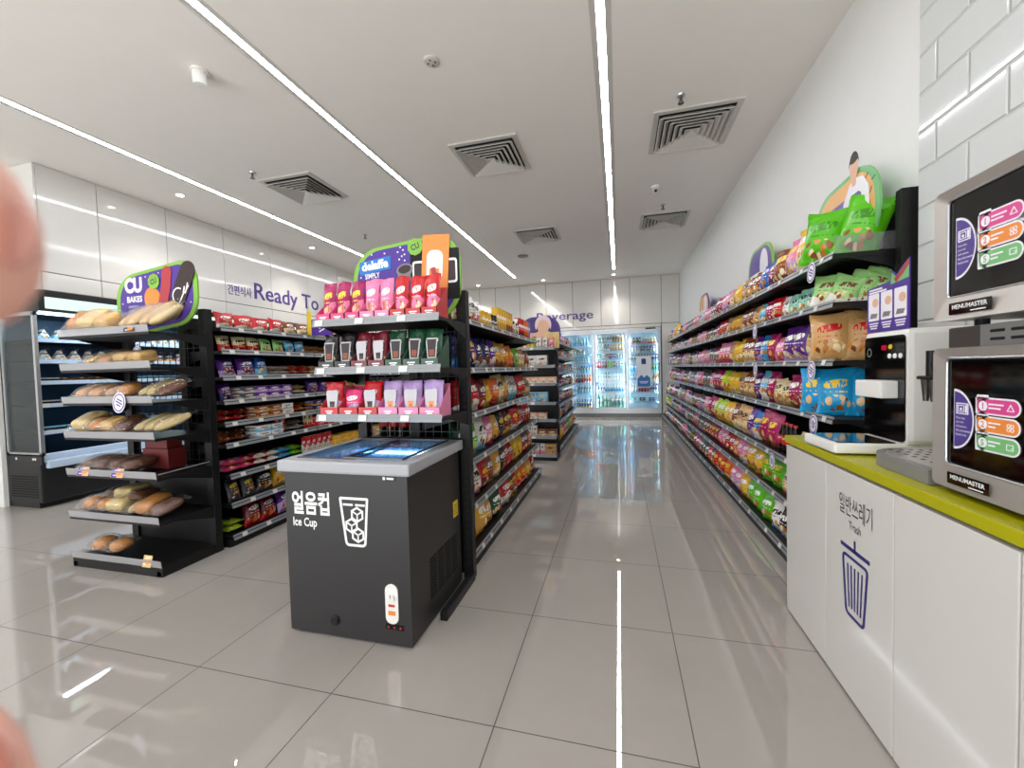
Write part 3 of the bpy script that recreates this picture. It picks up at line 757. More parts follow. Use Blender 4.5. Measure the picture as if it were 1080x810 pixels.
# ------------------------------------------------------------------ microwaves, cooker, tray, dispenser on the counter
def microwave(z0, y1, label, HH, x0=.95):
    W, H, D = .56, HH, .52; y0 = y1 - W
    t_ = thing('microwave_oven', label, 'microwave', (x0 + D / 2, (y0 + y1) / 2, z0))
    MB().box((x0 + .03, y0, z0 + .02), (x0 + D, y1, z0 + H), 0, .006).build('casing', 'steel', t_)
    F = frame((x0 + .03, y1, z0 + .02), (0, -1, 0), (-1, 0, 0))
    def rounded_ring(m, W_, H_, ix, iy, iw, ih, r, z1, z2):
        n = 6; outer = rrect(W_, H_, .018, n, W_ / 2, H_ / 2); inner = rrect(iw, ih, r, n, ix + iw / 2, iy + ih / 2); k = len(outer)
        vs = [F @ Vector((x, y, z)) for z in (z1, z2) for x, y in outer] + [F @ Vector((x, y, z)) for z in (z1, z2 - .012) for x, y in inner]
        fs = []
        for i in range(k):
            j = (i + 1) % k; fs += [(i, j, k + j, k + i), (k + i, k + j, 3 * k + j, 3 * k + i), (3 * k + i, 3 * k + j, 2 * k + j, 2 * k + i), (i, 2 * k + i, 2 * k + j, j)]
        m.add(vs, fs)
    m = MB(); rounded_ring(m, W, H - .02, .036, .068, W - .066, H - .118, .012, 0, .03)
    dr = m.build('door', 'steel', t_, 30)
    MB().prism(rrect(W - .068, H - .12, .012, 6, .036 + (W - .066) / 2, .068 + (H - .118) / 2), off(F, 0, 0, .004), .010).build('window', 'gloss_black', dr)
    m = MB()
    ring = rrect(W - .066, H - .118, .014, 6, .036 + (W - .066) / 2, .068 + (H - .118) / 2); m.tube([F @ Vector((x, y, .018)) for x, y in ring], .003, 6, closed=True)
    m.build('window_trim', 'alu', dr)
    pl = MB().prism(rrect(.145, .034, .002, 3, .135, .032), off(F, 0, 0, .03), .0012).build('name_plate', 'gloss_black', dr)
    m = text_mb('MENUMASTER', off(F, .075, .030, .0312), .12, .013, .02, .0004); m.prism(rrect(.05, .003, .0008, 2, .165, .021), off(F, 0, 0, .0312), .0004); m.build('lettering', 'ink_white', pl)
    # instruction sticker: purple half disc and three coloured tabs
    G = off(F, .062, .105, .0145) @ Matrix.Diagonal((.73, .73, 1, 1))
    half = [(0, .018), (0, .262)] + [(.155 * math.cos(R(a)) * .62, .14 + .122 * math.sin(R(a))) for a in range(85, -86, -10)]
    def scale(p, s_, cx, cy): return [((x - cx) * s_ + cx, (y - cy) * s_ + cy) for x, y in p]
    st = MB().prism(half[::-1], G, .001).build('instruction_sticker', 'sign_white', dr)
    MB().prism(scale(half, .92, .037, .14)[::-1], off(G, 0, 0, .001), .0004).build('half_disc', 'ink_purple', st)
    m = MB(); stroke(m, [(.015, .165), (.07, .165), (.07, .205), (.015, .205)], .004, off(G, 0, 0, .0014), .0004, closed=True); stroke(m, [(.022, .173), (.05, .173), (.05, .197), (.022, .197)], .003, off(G, 0, 0, .0014), .0004, closed=True)
    m.prism(rrect(.01, .03, .001, 2, .061, .185), off(G, 0, 0, .0014), .0004); m.prism(ell(.012, .012, 12, .036, .183), off(G, 0, 0, .0014), .0004); m.build('oven_icon', 'sign_white', st)
    for k, s_ in enumerate(('Please enjoy', 'your meal', 'with caution,', 'the microwave', 'food is hot')):
        text_mb(s_, off(G, .012, .142 - k * .0165, .0014), None, .0085, .015, .0004).build('lettering', 'sign_white', st)
    for k, (cm_, num, l1, l2) in enumerate((('sign_pink', '1', 'Place the food', 'on the plate'), ('sign_orange', '2', 'Select', 'time'), ('sign_leaf', '5', 'Remove', 'food'))):
        cy = .205 - k * .069
        MB().prism(rrect(.178, .064, .031, 8, .199, cy), off(G, 0, 0, .0002), .001).prism(rrect(.05, .03, .004, 3, .135, cy + .026), off(G, 0, 0, .0002), .001).prism(rrect(.04, .064, .004, 3, .125, cy), off(G, 0, 0, .0002), .001).build('tab_border', 'sign_white', st)
        tb = MB().prism(rrect(.164, .052, .025, 8, .201, cy), off(G, 0, 0, .0013), .0004).prism(rrect(.035, .05, .004, 3, .132, cy + .001), off(G, 0, 0, .0013), .0004).build('tab', cm_, st)
        MB().prism(ell(.038, .038, 20, .139, cy), off(G, 0, 0, .0018), .0003).build('number_disc', 'sign_white', st)
        text_mb(num, off(G, .139, cy - .012, .0022), None, .024, .02, .0003, 'CENTER').build('numeral', cm_, st)
        m = MB()
        for q, wq in enumerate((.062, .05) if k == 0 else (.05, .03)): m.prism(rrect(wq, .006, .001, 2, .163 + wq / 2, cy + .008 - q * .014), off(G, 0, 0, .0018), .0003)
        m.build('caption', 'sign_white', st)
        m = MB(); ic = off(G, .252, cy, .0018)
        if k == 0: stroke(m, [(-.013, -.010), (.013, -.010), (.0, .012)], .003, ic, .0003, closed=True)
        elif k == 1:
            for dx in (-.007, .007):
                for dy in (-.007, .007): stroke(m, ell(.012, .012, 10, dx, dy), .0025, ic, .0003, closed=True)
        else: stroke(m, [(-.013, -.010), (.012, -.010), (.012, .009), (-.013, .009)], .003, ic, .0003, closed=True); stroke(m, [(.004, -.003), (.012, -.003)], .003, ic, .0003)
        m.build('icon', 'sign_white', st)
    for x in (x0 + .08, x0 + D - .06):
        for y in (y0 + .06, y1 - .06): MB().cyl((x, y, z0), (x, y, z0 + .022), .016).build('foot', 'rubber', t_)
    return t_
microwave(.993, 1.575, 'lower steel microwave oven standing directly on the green worktop', .437)
microwave(1.492, 1.575, 'upper steel microwave oven stacked on a slotted riser above another oven', .405)
t_ = thing('microwave_riser', 'grey slotted metal riser between the two steel microwaves', 'riser', (1.22, 1.3, 1.43))
MB().box((.985, 1.03, 1.43), (1.45, 1.565, 1.492), 0, .003).build('body', 'grey_plastic', t_)
m = MB()
for r_ in range(2):
    for k in range(6): m.prism(rrect(.045, .008, .004), frame((.9849, 1.40 - k * .062, 1.45 + r_ * .022), (0, -1, 0), (-1, 0, 0)), .0008)
m.build('vent_slot', 'black_matte', t_)
MB().box((.983, 1.455, 1.432), (.985, 1.565, 1.49)).build('side_plate', 'steel_dark', t_)

ck = thing('noodle_cooker', 'white noodle cooker with black front panel and hot plate on the worktop', 'cooker', (1.2, 2.2, .993))
MB().box((.895, 2.06, 1.0), (1.5, 2.36, 1.045), 0, .012).build('base', 'white_plastic', ck)
for x in (.96, 1.42):
    for y in (2.11, 2.32): MB().cyl((x, y, .993), (x, y, 1.002), .018).build('foot', 'rubber', ck)
MB().prism(rrect(.215, .265, .01, 4), frame((1.023, 2.21, 1.0452), (1, 0, 0), (0, 0, 1)), .003).build('hot_plate', 'gloss_black', ck)
MB().prism(rrect(.31, .49, .03, 6), frame((1.152, 2.205, 1.285), (0, -1, 0), (1, 0, 0)) @ Matrix.Rotation(PI, 4, 'Y'), -.33).build('tower', 'white_plastic', ck) if False else MB().box((1.152, 2.05, 1.04), (1.5, 2.36, 1.53), 0, .022).build('tower', 'white_plastic', ck)
CF = frame((1.1515, 2.205, 1.045), (0, -1, 0), (-1, 0, 0))
pn = MB().prism(rrect(.285, .455, .018, 6, 0, .233), CF, .004).build('front_panel', 'gloss_black', ck)
MB().prism(rrect(.21, .085, .008, 4, .0, .268), off(CF, .02, 0, .004), .075).build('nozzle_block', 'white_plastic', ck) if False else MB().box((1.085, 2.10, 1.235), (1.148, 2.30, 1.31), 0, .006).build('nozzle_block', 'white_plastic', ck)
for k in range(3): MB().lathe([(.011, 0), (.010, .003)], 18, off(CF, .045 + k * .036, .372, .004)).build('button', 'ink_white', pn)
MB().lathe([(.011, 0), (.010, .003)], 18, off(CF, .05, .412, .004)).build('button', 'yellow_label', pn, label='yellow button')
MB().prism(rrect(.035, .022, .003), off(CF, .005, .41, .004), .001).build('display', 'display_red', pn)
stroke(MB(), ell(.03, .036, 18, -.105, .39), .004, off(CF, 0, 0, .004), .001, closed=True).build('dial_ring', 'grey_plastic', pn)
# instruction card standing on the cooker
ic = thing('instruction_card', 'purple three-step instruction card standing on top of the noodle cooker', 'sign', (1.16, 2.19, 1.53))
CF2 = frame((1.162, 2.20, 1.53), (0, -1, 0), (-1, 0, 0))
cardp = [(-.15, 0), (.145, 0), (.145, .29), (.10, .265), (.06, .235), (.03, .26), (.02, .215), (-.15, .205)]
MB().prism(cardp, CF2, .004).build('board', 'sign_purple', ic)
MB().prism([(.025, .20), (.142, .21), (.142, .28), (.105, .258), (.06, .228), (.033, .25)], off(CF2, 0, 0, .004), .0005).build('picture', 'sign_leaf', ic)
m = MB(); stroke(m, [(.06, .215), (.10, .24), (.135, .27)], .022, off(CF2, 0, 0, .0045), .0004); m.build('sausage_print', 'sign_red', ic)
for k in range(3):
    x = -.098 + k * .094
    MB().prism(rrect(.08, .125, .006, 4, x, .115), off(CF2, 0, 0, .004), .0006).build('step_panel', 'sign_white', ic)
    MB().prism([(x - .03, .065), (x + .02, .065), (x + .03, .085), (x - .02, .088)], off(CF2, 0, 0, .0046), .0004).build('tray_print', 'grey_plastic', ic)
    MB().prism(ell(.045, .04, 16, x + .012, .135), off(CF2, 0, 0, .0046), .0004).build('hand_print', 'skin_print', ic)
    m = MB()
    for q in range(3): m.prism(rrect(.07 - q * .01, .006, .001, 2, x, .04 - q * .011), off(CF2, 0, 0, .004), .0006)
    m.build('caption', 'sign_white', ic)
m = MB()
for q in range(2): m.prism(rrect(.10 + q * .03, .008, .001, 2, -.085 + q * .015, .196 - q * .012), off(CF2, 0, 0, .004), .0006)
m.build('caption', 'sign_white', ic)
# drip tray with perforated top
dt = thing('drip_tray', 'grey drip tray with rounded corner and perforated top beside the lower microwave', 'tray', (1.1, 1.8, .993))
def bezc(p, n=5): return p
outl = [(.955, 1.60), (1.30, 1.60), (1.30, 1.99), (1.12, 1.99)] + [(1.12 - .16 * math.sin(R(a)), 1.86 + .13 * math.cos(R(a))) for a in range(10, 91, 10)]
MB().prism(outl[::-1] if False else outl, Matrix.Translation((0, 0, .994)), .05).build('basin', 'grey_plastic', dt)
inn = [((x - 1.12) * .86 + 1.12, (y - 1.79) * .84 + 1.79) for x, y in outl]
pt = MB().prism(inn, Matrix.Translation((0, 0, 1.044)), .003).build('grille', 'steel', dt)
m = MB()
for i in range(8):
    for j in range(7): m.lathe([(.008, 0), (.008, .0006)], 8, Matrix.Translation((1.03 + i * .033, 1.66 + j * .045, 1.047)))
m.build('hole', 'black_matte', pt)
# dispenser hanging beside the oven
cd = thing('cup_dispenser', 'black bracket with two hanging metal funnels between the noodle cooker and the ovens', 'dispenser', (1.12, 1.80, .993))
MB().box((1.10, 1.60, .993), (1.19, 1.70, 1.46), 0, .006).box((1.09, 1.68, 1.37), (1.115, 1.84, 1.395), 0, .006).build('stand', 'black_metal', cd)
MB().cyl((1.10, 1.83, 1.335), (1.10, 1.83, 1.43), .016).box((1.075, 1.79, 1.325), (1.125, 1.87, 1.338), 0, .005).build('bracket', 'black_metal', cd)
for y in (1.812, 1.85): MB().lathe([(.008, 1.245), (.015, 1.325), (.018, 1.328), (.017, 1.335)], 16, Matrix.Translation((1.095, y, 0))).build('funnel', 'steel_dark', cd, 40)
# ------------------------------------------------------------------ product shapes (local: width X, front -Y, base z=0)
def pillow(w, h, d, seed, nu=8, nv=11, seal=.07, slump=.5, name='bag'):
    rs = random.Random(seed); m = MB()
    ph = [rs.uniform(0, 6.28) for _ in range(6)]; lean = rs.uniform(-.02, .02)
    def pt(u, v, side):
        x = (u - .5) * w; z = v * h
        pu = 1 - abs(2 * u - 1) ** 2.6
        if v < seal or v > 1 - seal: tz = .03
        else:
            q = (v - seal) / (1 - 2 * seal); tz = (1 - abs(2 * q - 1) ** (2.2 if q > .5 else 3.2)) ** .7 * (1 - .28 * q * slump) + .03
        y = side * d / 2 * pu ** .75 * tz
        pinch = 1 - .09 * tz
        x *= pinch
        cr = (.012 * math.sin(9 * u + ph[0] + 4 * v) + .01 * math.sin(17 * u + ph[1]) * (abs(2 * v - 1) ** 2)) * d * 3 * min(1, pu * 2)
        y += cr * (1 if side > 0 else .8)
        if v > 1 - seal * 1.4: y += .012 * math.sin(6 * u + ph[2]); z += .012 * h * math.sin(5 * u + ph[3])
        return (x + lean * v * w, y, z)
    vs, fs, uvs = [], [], []
    for side in (-1, 1):
        k = len(vs)
        for j in range(nv + 1):
            v = j / nv; v = (seal * .98 * j / 1 if j <= 1 else (1 - seal * .98 * (nv - j) if j >= nv - 1 else v))
            for i in range(nu + 1): vs.append(pt(i / nu, v, side))
        for j in range(nv):
            for i in range(nu):
                q = [k + j*(nu+1)+i, k + j*(nu+1)+i+1, k + (j+1)*(nu+1)+i+1, k + (j+1)*(nu+1)+i]
                uq = [(i/nu, j/nv), ((i+1)/nu, j/nv), ((i+1)/nu, (j+1)/nv), (i/nu, (j+1)/nv)]
                if side > 0: q.reverse(); uq.reverse(); uq = [(1 - a, b) for a, b in uq]
                fs.append(tuple(q)); uvs.append(uq)
    n1 = (nu + 1) * (nv + 1)
    for i in range(nu): fs += [(i + 1, i, n1 + i, n1 + i + 1), (nv*(nu+1)+i, nv*(nu+1)+i+1, n1+nv*(nu+1)+i+1, n1+nv*(nu+1)+i)]; uvs += [[(i/nu, 0)]*4, [(i/nu, 1)]*4]
    for j in range(nv): fs += [(j*(nu+1), (j+1)*(nu+1), n1+(j+1)*(nu+1), n1+j*(nu+1)), ((j+1)*(nu+1)+nu, j*(nu+1)+nu, n1+j*(nu+1)+nu, n1+(j+1)*(nu+1)+nu)]; uvs += [[(0, j/nv)]*4, [(1, j/nv)]*4]
    return m.add(vs, fs, 0, uvs)
def lying(mb):
    """turn a standing bag onto its back: front looks up, top away from the viewer"""
    mb.v = [(x, z, -y) for x, y, z in mb.v]; zm = min(p[2] for p in mb.v); mb.v = [(x, y, z - zm) for x, y, z in mb.v]; return mb
def proto(kind, *parts): PROTO[kind] = parts
NV = 4
for i in range(NV):
    proto(f'chip_bag{i}', ('chip_bag', pillow(.215, .29, .145, 10 + i).mesh('chip_bag', 'bag_print', smooth=180)))
    proto(f'snack_bag{i}', ('snack_bag', pillow(.185, .245, .125, 20 + i).mesh('snack_bag', 'bag_print', smooth=180)))
    proto(f'candy_bag{i}', ('candy_bag', pillow(.15, .20, .07, 30 + i).mesh('candy_bag', 'bag_print', smooth=180)))
    proto(f'pouch{i}', ('drink_pouch', pillow(.125, .215, .055, 40 + i, seal=.09).mesh('drink_pouch', 'bag_print', smooth=180)))
    proto(f'flat_pack{i}', ('flat_pack', lying(pillow(.15, .19, .05, 50 + i)).mesh('flat_pack', 'pack_print', smooth=180)))
    proto(f'clear_bag{i}', ('clear_sweet_bag', pillow(.17, .20, .10, 60 + i).mesh('clear_sweet_bag', 'pack_print', smooth=180)))
def boxmesh(w, d, h, name, m='box_print'): return MB().box((-w/2, -d/2, 0), (w/2, d/2, h), 0).mesh(name, m)
proto('carton', ('carton', boxmesh(.10, .07, .16, 'carton')))
proto('gift_box', ('product_box', boxmesh(.15, .10, .11, 'product_box')))
proto('tall_box', ('product_box', boxmesh(.07, .06, .17, 'product_box')))
proto('tissue', ('tissue_pack', boxmesh(.16, .14, .17, 'tissue_pack')))
proto('bar_box', ('sweet_box', boxmesh(.13, .16, .055, 'sweet_box')))
def lat(prof, nm, m, n=12): return MB().lathe(prof, n).mesh(nm, m, smooth=40)
proto('jar', ('jar', lat([(.036, 0), (.04, .006), (.04, .10), (.034, .112), (.034, .115)], 'jar', 'plain_print')), ('lid', lat([(.036, .113), (.037, .115), (.037, .138), (.034, .141)], 'lid', 'tint_gloss')))
proto('tube', ('snack_tube', lat([(.036, 0), (.037, .003), (.037, .215), (.035, .218)], 'snack_tube', 'plain_print')), ('lid', lat([(.0375, .214), (.038, .216), (.038, .226), (.036, .228)], 'lid', 'tint_gloss')))
proto('cup', ('noodle_cup', lat([(.036, 0), (.038, .004), (.05, .098), (.053, .10), (.053, .104), (.05, .106)], 'noodle_cup', 'plain_print')))
proto('can', ('can', lat([(.026, 0), (.031, .006), (.031, .112), (.026, .12), (.026, .122)], 'can', 'bottle_print', 10)))
proto('bottle', ('bottle', lat([(.028, 0), (.032, .006), (.031, .05), (.033, .12), (.031, .145), (.015, .185), (.0135, .20), (.0135, .21)], 'bottle', 'bottle_print', 10)), ('cap', lat([(.0155, .205), (.0155, .222), (.013, .224)], 'cap', 'tint_gloss', 10)))
proto('big_bottle', ('bottle', lat([(.04, 0), (.045, .008), (.043, .08), (.046, .17), (.042, .21), (.018, .265), (.015, .28), (.015, .29)], 'bottle', 'bottle_print', 10)), ('cap', lat([(.018, .285), (.018, .305), (.015, .307)], 'cap', 'tint_gloss', 10)))
proto('milk_bottle', ('bottle', lat([(.03, 0), (.034, .006), (.034, .10), (.03, .125), (.02, .145), (.02, .155)], 'bottle', 'bottle_print', 10)), ('cap', lat([(.022, .152), (.022, .168), (.019, .17)], 'cap', 'tint_gloss', 10)))
# dark fizzy bottle with red label
proto('cola_bottle', ('cola_bottle', lat([(.031, 0), (.034, .006), (.032, .06), (.034, .07), (.034, .14), (.032, .15), (.016, .20), (.013, .225)], 'cola_bottle', 'gloss_black')), ('label_band', lat([(.0345, .07), (.0348, .072), (.0348, .138), (.0345, .14)], 'label_band', 'plain_print')), ('cap', lat([(.016, .22), (.016, .237), (.013, .239)], 'cap', 'tint_gloss')))
# triangular sandwich or rice pack
def tri_pack():
    m = MB(); m.prism([(-.06, 0), (.06, 0), (.0, .085)], frame((0, .0, 0), (1, 0, 0), (0, -1, 0)), .055); return m
proto('rice_triangle', ('rice_triangle', tri_pack().mesh('rice_triangle', 'pack_print')), ('seal_flap', MB().add([(-.012, -.056, .075), (.012, -.056, .075), (.02, -.075, .10), (-.02, -.075, .10)], [(0, 1, 2, 3)]).mesh('seal_flap', 'wrap_film')))
proto('meal_tray', ('meal_tray', MB().box((-.09, -.065, 0), (.09, .065, .035), 0, .008).mesh('meal_tray', 'black_matte')), ('film_lid', MB().box((-.088, -.063, .035), (.088, .063, .046), 0, .004).mesh('film_lid', 'pack_print')))
# wrapped bread: film bag outside, bread inside
def loaf(w, d, h, m_, bulge=.3, nm='bread', n=10):
    m = MB(); vs, fs = [], []
    for j in range(n + 1):
        a = PI * j / n - PI / 2
        for i in range(n * 2):
            b_ = 2 * PI * i / (n * 2)
            sx, sy = math.copysign(abs(math.cos(b_)) ** bulge, math.cos(b_)), math.copysign(abs(math.sin(b_)) ** bulge, math.sin(b_))
            ca, sa = math.cos(a) ** (bulge + .1) if math.cos(a) > 0 else 0, math.copysign(abs(math.sin(a)) ** (bulge + .25), math.sin(a))
            vs.append((w/2 * sx * ca, d/2 * sy * ca, h/2 * (sa + 1)))
    N = n * 2
    for j in range(n):
        for i in range(N): fs.append((j*N+i, j*N+(i+1) % N, (j+1)*N+(i+1) % N, (j+1)*N+i))
    return m.add(vs, fs).mesh(nm, m_, smooth=180)
def wrap(w, d, h, seed): return lying(pillow(w, d, h, seed, seal=.06)).mesh('wrapped_bread', 'wrap_film', smooth=180)
def shift(me, dy, dz=.004):
    for v in me.vertices: v.co.y += dy; v.co.z += dz
    return me
BREADS = {'loaf': (.15, .20, .10, 'cream_bread', .3), 'brown_loaf': (.14, .21, .09, 'crust', .35), 'bun': (.14, .14, .085, 'crust', .75), 'choc_roll': (.125, .19, .07, 'choc_bread', .5),
          'stick': (.09, .27, .07, 'crumb', .6), 'sandwich': (.14, .13, .09, 'crumb', .25), 'pastry': (.135, .17, .065, 'peach_filling', .5), 'twist': (.095, .24, .065, 'cream_bread', .65)}
for k, (w, d, h, m_, bl) in BREADS.items():
    proto('bread_' + k, ('wrapped_bread', wrap(w + .035, d + .06, h + .03, len(k) + 70)), ('bread', shift(loaf(w, d, h, m_, bl), (d + .06) / 2, .010)))

# ------------------------------------------------------------------ rows of goods along a shelf
NOUN = {'chip_bag': 'chip bag', 'snack_bag': 'snack bag', 'candy_bag': 'candy bag', 'pouch': 'drink pouch', 'flat_pack': 'flat pack', 'clear_bag': 'clear sweet bag', 'carton': 'carton', 'gift_box': 'box', 'tall_box': 'slim box',
        'tissue': 'tissue pack', 'bar_box': 'sweet box', 'jar': 'jar', 'tube': 'snack tube', 'cup': 'noodle cup', 'can': 'can', 'bottle': 'bottle', 'big_bottle': 'large bottle', 'milk_bottle': 'milk bottle', 'cola_bottle': 'dark bottle', 'rice_triangle': 'rice triangle', 'meal_tray': 'meal tray'}
CAT = {'chip_bag': 'snack bag', 'snack_bag': 'snack bag', 'candy_bag': 'candy bag', 'pouch': 'drink pouch', 'flat_pack': 'packet', 'clear_bag': 'candy bag', 'carton': 'carton', 'gift_box': 'box', 'tall_box': 'box', 'tissue': 'tissue pack',
       'bar_box': 'box', 'jar': 'jar', 'tube': 'snack tube', 'cup': 'cup', 'can': 'can', 'bottle': 'bottle', 'big_bottle': 'bottle', 'milk_bottle': 'bottle', 'cola_bottle': 'bottle', 'rice_triangle': 'rice snack', 'meal_tray': 'meal'}
VAR = ('chip_bag', 'snack_bag', 'candy_bag', 'pouch', 'flat_pack', 'clear_bag')
def row(seq, start, end, z, cross, axis, rz, where, lvl, frm='near end', tilt=-.10, group=None, tj=.05, fill=True, ink=None, gap=None, turn=0, i0=0, alias=None, layers=False):
    """seq: (colour, count, kind[, pitch]). axis 'y': along +Y at x=cross; axis 'x': along +X at y=cross"""
    p = start; k = 0; i = i0; nn = 0
    flat = []
    while True:
        for e in seq:
            flat += [(e, nn)] * e[1]; nn += 1
        if not fill or len(flat) > 80: break
    for e, sid in flat:
        col, _, kind = e[:3]
        wd = e[3] if len(e) > 3 else {'chip_bag': .212, 'snack_bag': .178, 'candy_bag': .142, 'pouch': .128, 'flat_pack': .145, 'clear_bag': .165, 'carton': .112, 'gift_box': .16, 'tall_box': .08, 'tissue': .17, 'bar_box': .14, 'jar': .088, 'tube': .085, 'cup': .112, 'can': .07, 'bottle': .075, 'big_bottle': .102, 'milk_bottle': .078, 'cola_bottle': .078, 'rice_triangle': .07, 'meal_tray': .19}[kind]
        if p + wd > end + .001: break
        if col:
            a = p + wd / 2; rnd = random.Random(f'{where}{lvl}{i}')
            key = kind + str(rnd.randrange(NV)) if kind in VAR else kind
            loc = (cross, a, z) if axis == 'y' else (a, cross, z)
            seed = (sid * .137 + len(where) * .31 + len(lvl) * .17) % 1
            nm = (alias or {}).get(kind, NOUN[kind])
            lab = f"{col} {nm} on the {where}'s {lvl} shelf, {ordw(i)} from {frm}"
            sc = rnd.uniform(.95, 1.03)
            if kind in VAR and kind != 'flat_pack':
                w0 = {'chip_bag': .215, 'snack_bag': .185, 'candy_bag': .15, 'pouch': .125, 'clear_bag': .17}[kind]
                s = (min(1.5, wd / w0), sc, sc)
                if gap:
                    h0 = {'chip_bag': .29, 'snack_bag': .245, 'candy_bag': .20, 'clear_bag': .20, 'pouch': .215}[kind]
                    fz = min(1.3, gap * {'chip_bag': .93, 'snack_bag': .86, 'candy_bag': .74, 'clear_bag': .68, 'pouch': .8}[kind] * rnd.uniform(.93, 1.02) / h0)
                    s = (s[0] * 1.04, min(1.15, fz), fz)
                if len(e) > 4: s = (s[0], min(1.2, e[4]) * sc, e[4] * sc)
            else: s = (1, 1, 1) if len(e) < 5 else (e[4] ** .5, e[4] ** .5, e[4])
            tl = (tilt + rnd.uniform(-tj, tj)) if kind in VAR and kind != 'flat_pack' else 0
            LAST[0] = place(key, col, loc, rz + (turn + rnd.uniform(-.12, .12) if kind in VAR else 0), lab, CAT[kind], group or f'{nm}s on the {lvl} shelf of the {where}', tl, seed, ink, None, s, rnd.uniform(-.05, .05) if kind in VAR else 0)
            if layers and kind in ('flat_pack', 'bar_box'):
                place(key if kind == 'bar_box' else kind + str((rnd.randrange(NV))), col, (loc[0] - .012, loc[1] + .008, loc[2] + (.05 if kind == 'flat_pack' else .0555)), rz + rnd.uniform(-.1, .1), 'upper ' + lab, CAT[kind], (group or f'{nm}s on the {lvl} shelf of the {where}'), 0, seed, ink)
            if alias and kind in alias: LAST[0].name = alias[kind].replace(' ', '_')
            PLACED[0] += 1
            i += 1
        p += wd
PLACED = [0]; LAST = [None]
C, N_, D_ = 'chip_bag', 'snack_bag', 'candy_bag'
K = 'clear_bag'
W = 'wall shelving'
far1 = [('tan', 2, N_), ('pink', 2, N_), ('magenta', 1, N_), ('dark grey', 3, D_), ('pink', 3, D_), ('lilac', 2, D_), ('navy', 2, D_), ('pink', 2, D_), ('purple', 2, D_), ('dark grey', 3, D_), ('lilac', 2, D_), ('white', 2, D_)]
rows = {
 'top': [('yellow', 1, C, .23, 1.2), ('pink', 1, C, .22, 1.1), ('brown', 1, C, .23, 1.05), ('magenta', 1, N_), ('blue', 1, C, .24), ('brown', 2, N_), ('tan', 1, N_), (None, 1, D_), ('yellow', 1, N_), ('tan', 1, N_), ('pink', 2, N_), ('magenta', 2, N_), ('dark grey', 3, D_), ('pink', 3, D_), ('lilac', 2, D_), ('silver', 2, D_), ('pink', 3, D_), ('dark grey', 4, D_), ('purple', 2, D_), ('pink', 3, D_), ('navy', 3, D_), ('white', 3, D_)],
 'second': [('light green', 1, D_), ('mint', 3, D_), ('white', 1, D_), ('red', 1, N_), ('magenta', 1, N_), ('light blue', 1, N_), ('tan', 1, N_), ('brown', 2, N_), (None, 1, D_, .1), ('gold', 2, N_), ('tan', 1, N_), ('red', 2, N_), ('magenta', 2, D_), ('dark grey', 3, D_), ('maroon', 2, D_), ('pink', 3, D_), ('lilac', 2, D_), ('dark grey', 4, D_), ('pink', 3, D_), ('navy', 3, D_), ('purple', 3, D_), ('silver', 3, D_), ('pink', 3, D_)],
 'third': [('tan', 1, N_), ('purple', 2, C, .2), ('pink', 1, K, .2), ('magenta', 1, N_), ('sky blue', 1, N_), ('purple', 1, N_), ('brown', 2, N_), ('yellow', 2, N_), ('tan', 1, N_), ('pink', 3, N_), ('magenta', 2, D_), ('dark grey', 3, D_), ('lilac', 3, D_), ('pink', 4, D_), ('navy', 3, D_), ('dark grey', 3, D_), ('silver', 3, D_), ('pink', 3, D_), ('purple', 3, D_), ('dark grey', 3, D_)],
 'fourth': [('magenta', 2, N_), ('cream', 2, K), ('magenta', 1, N_), ('light blue', 1, N_), ('purple', 1, N_), ('brown', 2, N_), ('tan', 1, N_), ('yellow', 2, N_), ('lime', 2, N_), ('magenta', 3, N_), ('pink', 2, D_), ('dark grey', 4, D_), ('pink', 3, D_), ('lilac', 2, D_), ('dark grey', 4, D_), ('white', 2, D_), ('navy', 3, D_), ('pink', 3, D_), ('purple', 3, D_), ('dark grey', 3, D_)],
 'fifth': [('cream', 2, K), ('black', 0, C), ('red labelled', 4, 'cola_bottle'), ('magenta', 2, C), ('blue', 1, N_), ('purple', 1, N_), ('tan', 2, N_), ('brown', 1, N_), ('yellow', 2, N_), ('lime', 3, N_), ('magenta', 2, N_), ('pink', 3, D_), ('dark grey', 4, D_), ('maroon', 3, D_), ('navy', 3, D_), ('pink', 3, D_), ('dark grey', 4, D_), ('lilac', 3, D_), ('black', 3, D_), ('pink', 3, D_), ('navy', 4, D_)],
 'sixth': [('tan', 2, K), ('cream', 1, K), ('green', 2, C), ('yellow', 2, C), ('pink', 1, N_), ('pink', 1, N_), ('orange', 1, N_), ('red', 2, N_), ('pink', 2, N_), ('magenta', 3, N_), ('maroon', 2, N_), ('dark grey', 4, D_), ('pink', 3, D_), ('black', 4, D_), ('red', 2, D_), ('navy', 4, D_), ('pink', 3, D_), ('dark grey', 4, D_), ('black', 4, D_)],
 'bottom': [('brown', 1, C), ('black', 1, N_), ('white', 1, N_), ('green', 3, C), ('yellow', 1, C), ('pink', 2, C), ('orange', 1, C), ('red', 3, N_), ('maroon', 1, N_), ('red', 1, N_), ('dark grey', 3, N_), ('magenta', 3, N_), ('black', 4, D_), ('navy', 3, D_), ('pink', 3, D_), ('black', 4, D_), ('dark grey', 4, D_), ('red', 2, D_), ('black', 4, D_), ('navy', 4, D_)]}
PAL['red labelled'] = '#b3121a'
